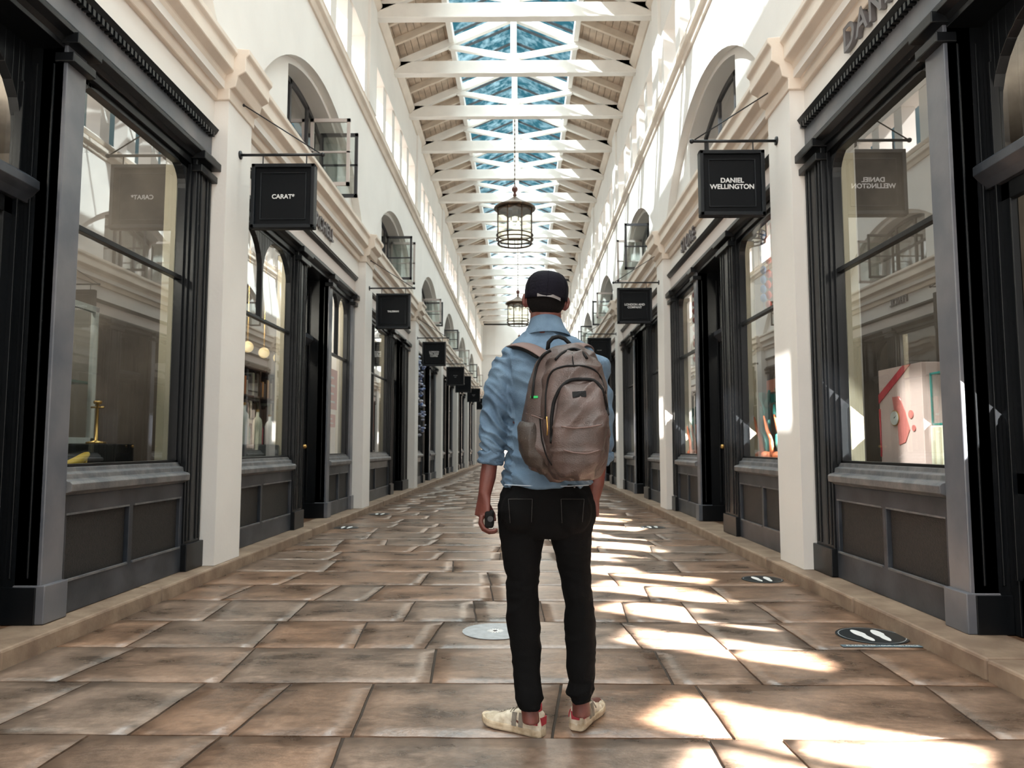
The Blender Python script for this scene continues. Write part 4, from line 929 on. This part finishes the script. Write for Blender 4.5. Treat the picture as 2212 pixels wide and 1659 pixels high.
# shoes
def shoe(h, t_, label):
    d0 = (t_-h); d0.z = 0; L = .285; d_ = d0.normalized(); sd = Vector((d_.y, -d_.x, 0)); heel = h-d_*.03; heel.z = 0
    def Q(x_, y_, z_): return heel+d_*(x_*L)+sd*y_+Vector((0, 0, z_))
    outl = [(0, .018), (.03, .029), (.10, .034), (.25, .034), (.42, .034), (.58, .040), (.72, .045), (.84, .043), (.93, .033), (.98, .020), (1.0, .008)]
    rt_ = thing.__wrapped__ if False else None
    so = MB()
    def ringpts(sc, z, fwd=0): return [Q(a+fwd, w*sc, z+(.012*max(0, a-.8)/.2)) for a, w in outl]+[Q(a+fwd, -w*sc, z+(.012*max(0, a-.8)/.2)) for a, w in outl[::-1]]
    so.loft([ringpts(.93, 0), ringpts(1.03, .008), ringpts(1.05, .022), ringpts(1.0, .030)])
    sole = so.build('shoe', M['solerub'], man, smooth=False, bevel=.003); sole['label'] = label
    up = MB(); rings = []
    tops = [(.0, .078, .018), (.02, .090, .027), (.06, .098, .032), (.16, .094, .033), (.28, .086, .033), (.40, .086, .032), (.52, .078, .034), (.64, .062, .040), (.76, .052, .043), (.88, .048, .038), (.96, .038, .026), (1.0, .030, .010)]
    for a, tz, w in tops:
        r0 = []
        for k in range(18):
            an = math.pi*k/17; cc, ss = math.cos(an), math.sin(an)
            r0.append(Q(a, w*math.copysign(abs(cc)**.75, cc), .020+(tz-.020)*abs(ss)**.65))
        rings.append(r0)
    up.loft(rings)
    def shd(p, nn): return .0025*(ridge(p, (30, 30, 30), 4)-.5)+.0008*noise.noise(p*60)
    uo = fuse('upper', up, .0032, 2, M['shoewhite'], sole, shd)
    patch = MB()
    def band_(a0, a1, z0, z1, off, mname, nm_):
        q = MB()
        for sg in (-1, 1):
            g1 = []
            for i in range(7):
                a = a0+(a1-a0)*i/6
                w = [ww for aa, tz, ww in tops if aa <= a][-1]; nxt = [ww for aa, tz, ww in tops if aa >= a][0]; w = (w+nxt)/2+off
                tzz = [tz for aa, tz, ww in tops if aa <= a][-1]
                g1.append((a, w, tzz))
            r1 = [[Q(a, sg*w*1.0, z0), Q(a, sg*(w*.95), (z0+z1)/2), Q(a, sg*(w*.80), min(z1, tzz*.93))] for a, w, tzz in g1]
            for i in range(6):
                pin = [[p-sd*sg*.004 for p in r1[j]] for j in (i, i+1)]
                q.loft([r1[i]+pin[0][::-1], r1[i+1]+pin[1][::-1]])
        return q.build(nm_, M[mname], sole)
    band_(.03, .17, .048, .078, .0045, 'shoered', 'heel_tab'); band_(.26, .33, .028, .080, .0035, 'shoegrey', 'side_stripe'); band_(.37, .44, .028, .078, .0035, 'shoegrey', 'side_stripe')
    hb = MB()
    for a in (-.002,): hb.loft([[Q(a-.012, y_, z_) for y_, z_ in ((-.016, .045), (.016, .045), (.019, .074), (-.019, .074))], [Q(a+.04, y_*1.1, z_) for y_, z_ in ((-.016, .045), (.016, .045), (.019, .074), (-.019, .074))]])
    hb.build('heel_patch', M['shoered'], sole)
    la = MB()
    for k in range(6):
        a = .44+.05*k; tz = .084-.0060*k; la.tube([Q(a, -.020, tz-.006), Q(a, 0, tz+.006), Q(a+.02, .020, tz-.006)], .0028, 6)
    la.tube([Q(.42, 0, .094), Q(.40, .03, .090), Q(.42, .045, .06)], .0025, 6)
    la.build('laces', M['shoegrey'], sole, smooth=True)
    cl_ = MB(); cl_.tube([Q(.14, 0, .085), Q(.14, 0, .118)], [.030, .029], 16); cl_.build('sock', M['shoered'] if 'left' in label else M['solerub'], sole, smooth=True)
M['shoewhite'] = mat('shoe_leather', (.74,.68,.56), .55, col2=(.45,.37,.26), vscale=30); M['solerub'] = mat('sole_rubber', (.62,.52,.38), .6, col2=(.40,.30,.19), vscale=30)
M['shoered'] = mat('shoe_red', (.36,.03,.045), .6); M['shoegrey'] = mat('shoe_grey', (.27,.24,.20), .7, var=.3, vscale=40)
shoe(hl, tl_, 'left white trainer pointing outward with red heel patch'); shoe(hr, tr_, 'right white trainer with red heel patch')
# black object in the left hand
zm0 = mat('matte_black_case', (.004,.004,.004), .8, spec=.2); ph = MB(); c0 = W(1058, 1122, 2.945); ph.box(c0.x-.018, c0.x+.016, 2.90, 2.985, c0.z-.030, c0.z+.034)
o = item('phone', 'small black object held in the left hand of the man', 'phone', ph, zm0, bevel=.010, seg=4)
ln = MB(); ln.cyl((c0.x+.004, 2.8995, c0.z+.006), (c0.x+.004, 2.897, c0.z+.006), .011, n=20); ln.build('round_detail', M['iron'], o)
# ------------------------------------------------------------------ backpack
pbk = W(1220, 1040, 2.74); pack = thing('backpack', 'brown-grey backpack with black zips worn by the man in the denim shirt', 'backpack', (pbk.x, 2.74, pbk.z))
pm = mat('pack_cloth', (.085,.058,.052), .45, col2=(.048,.033,.029), vscale=12, bump=.3, bscale=230)
pm2 = mat('pack_cloth_dark', (.048,.035,.028), .55, col2=(.03,.022,.018), vscale=14, bump=.3, bscale=230)
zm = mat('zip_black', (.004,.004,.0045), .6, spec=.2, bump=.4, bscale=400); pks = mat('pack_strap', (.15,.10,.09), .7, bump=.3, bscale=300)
def pd(a, f=(8, 8, 8), off=0): return lambda p, nn: a*2.2*(ridge(p+Vector((0, 0, -p.x*.8+noise.noise(p*7)*.06)), f, off)-.6)+.004*noise.noise(p*13)+.0015*noise.noise(p*30)
m1 = MB(); stack(m1, [(748,1192,1262,2.80,.045),(758,1174,1277,2.795,.07),(785,1158,1295,2.775,.088),(830,1146,1307,2.765,.10),(880,1135,1313,2.76,.108),(930,1126,1316,2.76,.11),(970,1125,1315,2.76,.11),(1002,1138,1308,2.765,.10),(1026,1162,1296,2.775,.085),(1038,1190,1280,2.785,.06)], 30, 2.6)
main = fuse('main_compartment', m1, .0055, 5, pm, pack, pd(.008))
m2 = MB(); stack(m2, [(762,1196,1272,2.715,.045),(774,1184,1288,2.705,.062),(805,1176,1301,2.69,.075),(860,1170,1308,2.68,.082),(930,1166,1312,2.675,.086),(985,1170,1308,2.68,.082),(1020,1182,1296,2.69,.072),(1034,1200,1280,2.70,.05)], 30, 2.6)
mid = fuse('middle_compartment', m2, .0055, 5, pm, pack, pd(.008, (9, 6, 9), 3))
m3 = MB(); stack(m3, [(826,1220,1290,2.635,.03),(840,1205,1302,2.625,.045),(870,1197,1309,2.612,.055),(915,1192,1313,2.605,.06),(955,1190,1313,2.60,.062),(1000,1194,1306,2.607,.06),(1024,1206,1292,2.62,.05),(1034,1222,1278,2.635,.032)], 30, 2.7)
def pd3(p, nn):
    d_ = pd(.007, (8, 8, 10), 6)(p, nn); z1, z2 = W(1250, 922, 2.55).z, W(1250, 975, 2.55).z
    c = p.z+(p.x-.3)*0; d_ += .004*math.exp(-((c-z1)/.006)**2)+.004*math.exp(-((c-z2)/.006)**2)
    return d_
fr3 = fuse('front_pocket', m3, .005, 4, pm, pack, pd3)
m4 = MB(); stack(m4, [(912,1124,1168,2.73,.05),(922,1119,1172,2.725,.058),(950,1119,1176,2.72,.062),(985,1128,1182,2.72,.060),(1010,1144,1190,2.73,.05),(1022,1162,1190,2.74,.03)], 22, 2.3)
side = fuse('side_pocket', m4, .005, 4, pm2, pack, pd(.006, (14, 8, 6), 2))
from mathutils.bvhtree import BVHTree
vs, fs = [], []
for o in (main, mid, fr3, side):
    k = len(vs); vs += [v.co+ORG[pack] for v in o.data.vertices]; fs += [[i+k for i in p.vertices] for p in o.data.polygons]
bv = BVHTree.FromPolygons(vs, fs)
cpos = Vector((0, 0, CH))
def on(px, py, off=.002):
    d_ = ray(px, py).normalized(); hit = bv.ray_cast(cpos, d_)
    return (hit[0]-d_*off) if hit[0] else W(px, py, 2.70)
def zipline(name, pts, r0=.0045, m_=zm, parent=pack):
    P_ = []
    for (a, c) in zip(pts, pts[1:]):
        nn = max(2, int(math.hypot(c[0]-a[0], c[1]-a[1])/5))
        for k in range(nn): P_.append(on(a[0]+(c[0]-a[0])*k/nn, a[1]+(c[1]-a[1])*k/nn))
    P_.append(on(*pts[-1]))
    for _ in range(3): P_ = [P_[0]]+[(P_[i-1]+P_[i]*2+P_[i+1])/4 for i in range(1, len(P_)-1)]+[P_[-1]]
    t_ = MB(); t_.tube(P_, r0, 8); return t_.build(name, m_, parent, smooth=True)
zipline('zip', [(1191,955),(1191,905),(1196,868),(1207,843),(1222,825),(1240,819),(1282,820),(1298,834),(1307,860),(1313,895)], .0062)
zipline('zip', [(1178,905),(1179,850),(1184,815),(1195,798),(1222,790),(1262,790),(1285,798),(1300,818),(1308,850)], .0035)
zipline('zip', [(1150,860),(1154,820),(1160,790),(1172,766),(1190,757)], .0055)
zipline('zip', [(1199,778),(1212,764),(1236,752),(1256,757),(1268,775)], .0055)
zipline('piping', [(1212,921),(1240,925),(1270,923),(1300,917)], .0022, pks, fr3); zipline('piping', [(1217,972),(1240,978),(1270,980),(1296,972)], .0022, pks, fr3)
zipline('piping', [(1136,893),(1150,897),(1172,905)], .0022, pks, side)
zipline('zip_pull', [(1181,900),(1183,925),(1182,940)], .003, M['brass']); zipline('zip_pull', [(1301,842),(1304,856)], .003)
zipline('cord', [(1166,900),(1170,950),(1180,985),(1192,1005)], .0025, zm, side)
zipline('seam', [(1236,762),(1237,780),(1240,792)], .002, zm)  # shadow of a cloth fold, put in as a thin black tube
lb = MB(); q = [on(1236,846,.004), on(1266,844,.004), on(1267,857,.004), on(1237,859,.004)]; lb.loft([q, [p+Vector((0, .003, 0)) for p in q]]); lb.build('label_patch', zm, fr3, bevel=.001)
lb = MB(); q = [on(1146,855,.004), on(1162,855,.004), on(1162,860,.004), on(1146,860,.004)]; lb.loft([q, [p+Vector((0, .003, 0)) for p in q]]); lb.build('green_tag', mat('green_tag', (.03,.45,.12), .5), main)
def strap(name, pts, w, th, m_, parent):
    P_ = [W(*p) for p in pts]; t_ = MB(); rings = []
    for i, p in enumerate(P_):
        d_ = (P_[min(i+1, len(P_)-1)]-P_[max(i-1, 0)]).normalized(); up = Vector((0, -.45, 1)).normalized(); a = d_.cross(up).normalized(); nn = a.cross(d_).normalized()
        rings.append([p+a*w/2*math.cos(t__)+nn*th/2*math.sin(t__) for t__ in [2*math.pi*k/16 for k in range(16)]])
    t_.loft(rings); o_ = t_.build(name, m_, parent, smooth=True); sb = o_.modifiers.new('s', 'SUBSURF'); sb.levels = sb.render_levels = 2; return o_
sl_ = strap('shoulder_strap', [(1112,840,3.115),(1104,790,3.10),(1100,758,3.05),(1106,746,2.98),(1126,742,2.915),(1150,750,2.87),(1172,763,2.84),(1188,775,2.81)], .062, .014, pks, pack)
sr_ = strap('shoulder_strap', [(1262,840,3.115),(1266,790,3.10),(1272,760,3.05),(1266,746,2.98),(1252,742,2.915),(1243,750,2.87),(1236,762,2.83)], .060, .014, pks, pack)
strap('strap_binding', [(1092,752,3.03),(1098,750,2.97),(1120,750,2.90),(1144,760,2.86),(1164,774,2.82)], .014, .016, zm, sl_)
hn = MB(); hn.tube([W(1183,756,2.80), W(1185,740,2.80), W(1194,730,2.80), W(1207,727,2.80), W(1220,732,2.80), W(1230,742,2.80), W(1233,754,2.80)], .008, 10); hn.build('haul_loop', zm, pack, smooth=True)
WORLD, SUN, EXPO, GL = 1.0, 7.0, 1.0, 62.0
GLINTS = [(2.52, .28), (3.04, .45), (4.32, .38), (5.15, .42), (5.95, .5), (6.75, .5), (7.6, .5), (8.6, .55), (9.6, .55), (10.6, .55), (11.8, .6), (13.0, .6)]
# ------------------------------------------------------------------ light
sc = bpy.context.scene
wd = bpy.data.worlds.new('sky'); sc.world = wd; wd.use_nodes = True; n = wd.node_tree.nodes; l = wd.node_tree.links; bg = n['Background']
tc = n.new('ShaderNodeTexCoord'); sx = n.new('ShaderNodeSeparateXYZ'); l.new(tc.outputs['Generated'], sx.inputs[0])
cr = n.new('ShaderNodeValToRGB'); e = cr.color_ramp.elements
e[0].position = 0; e[0].color = (.8,.76,.70,1); e[1].position = .62; e[1].color = (.026,.100,.130,1)
q = e.new(.16); q.color = (.60,.62,.62,1); q = e.new(.34); q.color = (.030,.108,.138,1)
l.new(sx.outputs['Z'], cr.inputs[0])
# brighter haze towards the sun's side (behind-left)
vm = n.new('ShaderNodeVectorMath'); vm.operation = 'DOT_PRODUCT'; vm.inputs[1].default_value = Vector((-1, -.58, 0)).normalized(); l.new(tc.outputs['Generated'], vm.inputs[0])
mr = n.new('ShaderNodeMapRange'); mr.inputs['From Min'].default_value = -.1; mr.inputs['From Max'].default_value = .9; mr.inputs['To Min'].default_value = .0; mr.inputs['To Max'].default_value = .8; l.new(vm.outputs['Value'], mr.inputs['Value'])
mx = n.new('ShaderNodeMix'); mx.data_type = 'RGBA'; l.new(mr.outputs[0], mx.inputs[0]); l.new(cr.outputs[0], mx.inputs[6]); mx.inputs[7].default_value = (1.7,1.64,1.55,1)
mo = n.new('ShaderNodeMapRange'); mo.inputs['From Min'].default_value = .66; mo.inputs['From Max'].default_value = .86; l.new(sx.outputs['Z'], mo.inputs['Value'])
m2_ = n.new('ShaderNodeMix'); m2_.data_type = 'RGBA'; l.new(mo.outputs[0], m2_.inputs[0]); l.new(mx.outputs[2], m2_.inputs[6]); m2_.inputs[7].default_value = (5.2, 5.1, 4.9, 1)
l.new(m2_.outputs[2], bg.inputs['Color']); bg.inputs['Strength'].default_value = WORLD
sd_ = Vector((1, .58, -1.15)).normalized()
su = bpy.data.lights.new('sun', 'SUN'); su.energy = SUN; su.angle = R(.7); su.color = (1, .955, .90)
so_ = bpy.data.objects.new('sun', su); C.objects.link(so_); so_.rotation_euler = sd_.to_track_quat('-Z', 'Y').to_euler(); so_.location = (-8, -5, 14)
# lamps added in place of sun reflected off the right shop windows
rd = Vector((-1, .58, -1.15)).normalized()
for (yc_, w) in GLINTS:
    xg, zg = 2.16, 1.55
    t_ = (zg-0)/1.15; yy = yc_-.58*t_+ (0)
    ar = bpy.data.lights.new('window_glint', 'AREA'); ar.shape = 'RECTANGLE'; ar.size = w*.86; ar.size_y = .80; ar.energy = GL*w*.8; ar.spread = R(4); ar.color = (1, .95, .88)
    ao = bpy.data.objects.new('window_glint', ar); C.objects.link(ao); ao.location = (1.12+t_, yy, zg)
    z_ = -rd; x_ = Vector((.58, 1, 0)).normalized(); y_ = z_.cross(x_).normalized(); x_ = y_.cross(z_)
    ao.rotation_euler = Matrix((x_, y_, z_)).transposed().to_euler()
# lamps inside the shops
for s, y, zz, u, en in ((-1, 5.4, 3.3, 1.5, 22), (-1, 8.3, 3.3, 1.2, 45), (-1, 11.6, 3.2, 1.0, 30), (1, 5.2, 3.3, 1.3, 12), (1, 7.9, 3.3, 1.3, 20), (1, 11.4, 3.3, 1.2, 20), (-1, 14.6, 3.3, 1.2, 40), (-1, 3.6, 3.3, 1.4, 25), (1, 3.5, 3.3, 1.4, 12)):
    pl = bpy.data.lights.new('shop_lamp', 'POINT'); pl.energy = en*1.6; pl.shadow_soft_size = .15; pl.color = (1, .90, .78)
    po = bpy.data.objects.new('shop_lamp', pl); C.objects.link(po); po.location = (X(s, u), y, zz)
vs_ = sc.view_settings; vs_.view_transform = 'Standard'; vs_.look = 'None'; vs_.exposure = EXPO; vs_.gamma = 1; vs_.use_curve_mapping = False
cy = sc.cycles; cy.use_denoising = True; cy.max_bounces = 9; cy.diffuse_bounces = 5; cy.glossy_bounces = 4; cy.transparent_max_bounces = 16; cy.transmission_bounces = 4
cy.caustics_reflective = False; cy.caustics_refractive = False; cy.sample_clamp_indirect = 6; cy.use_adaptive_sampling = True; cy.adaptive_threshold = .03
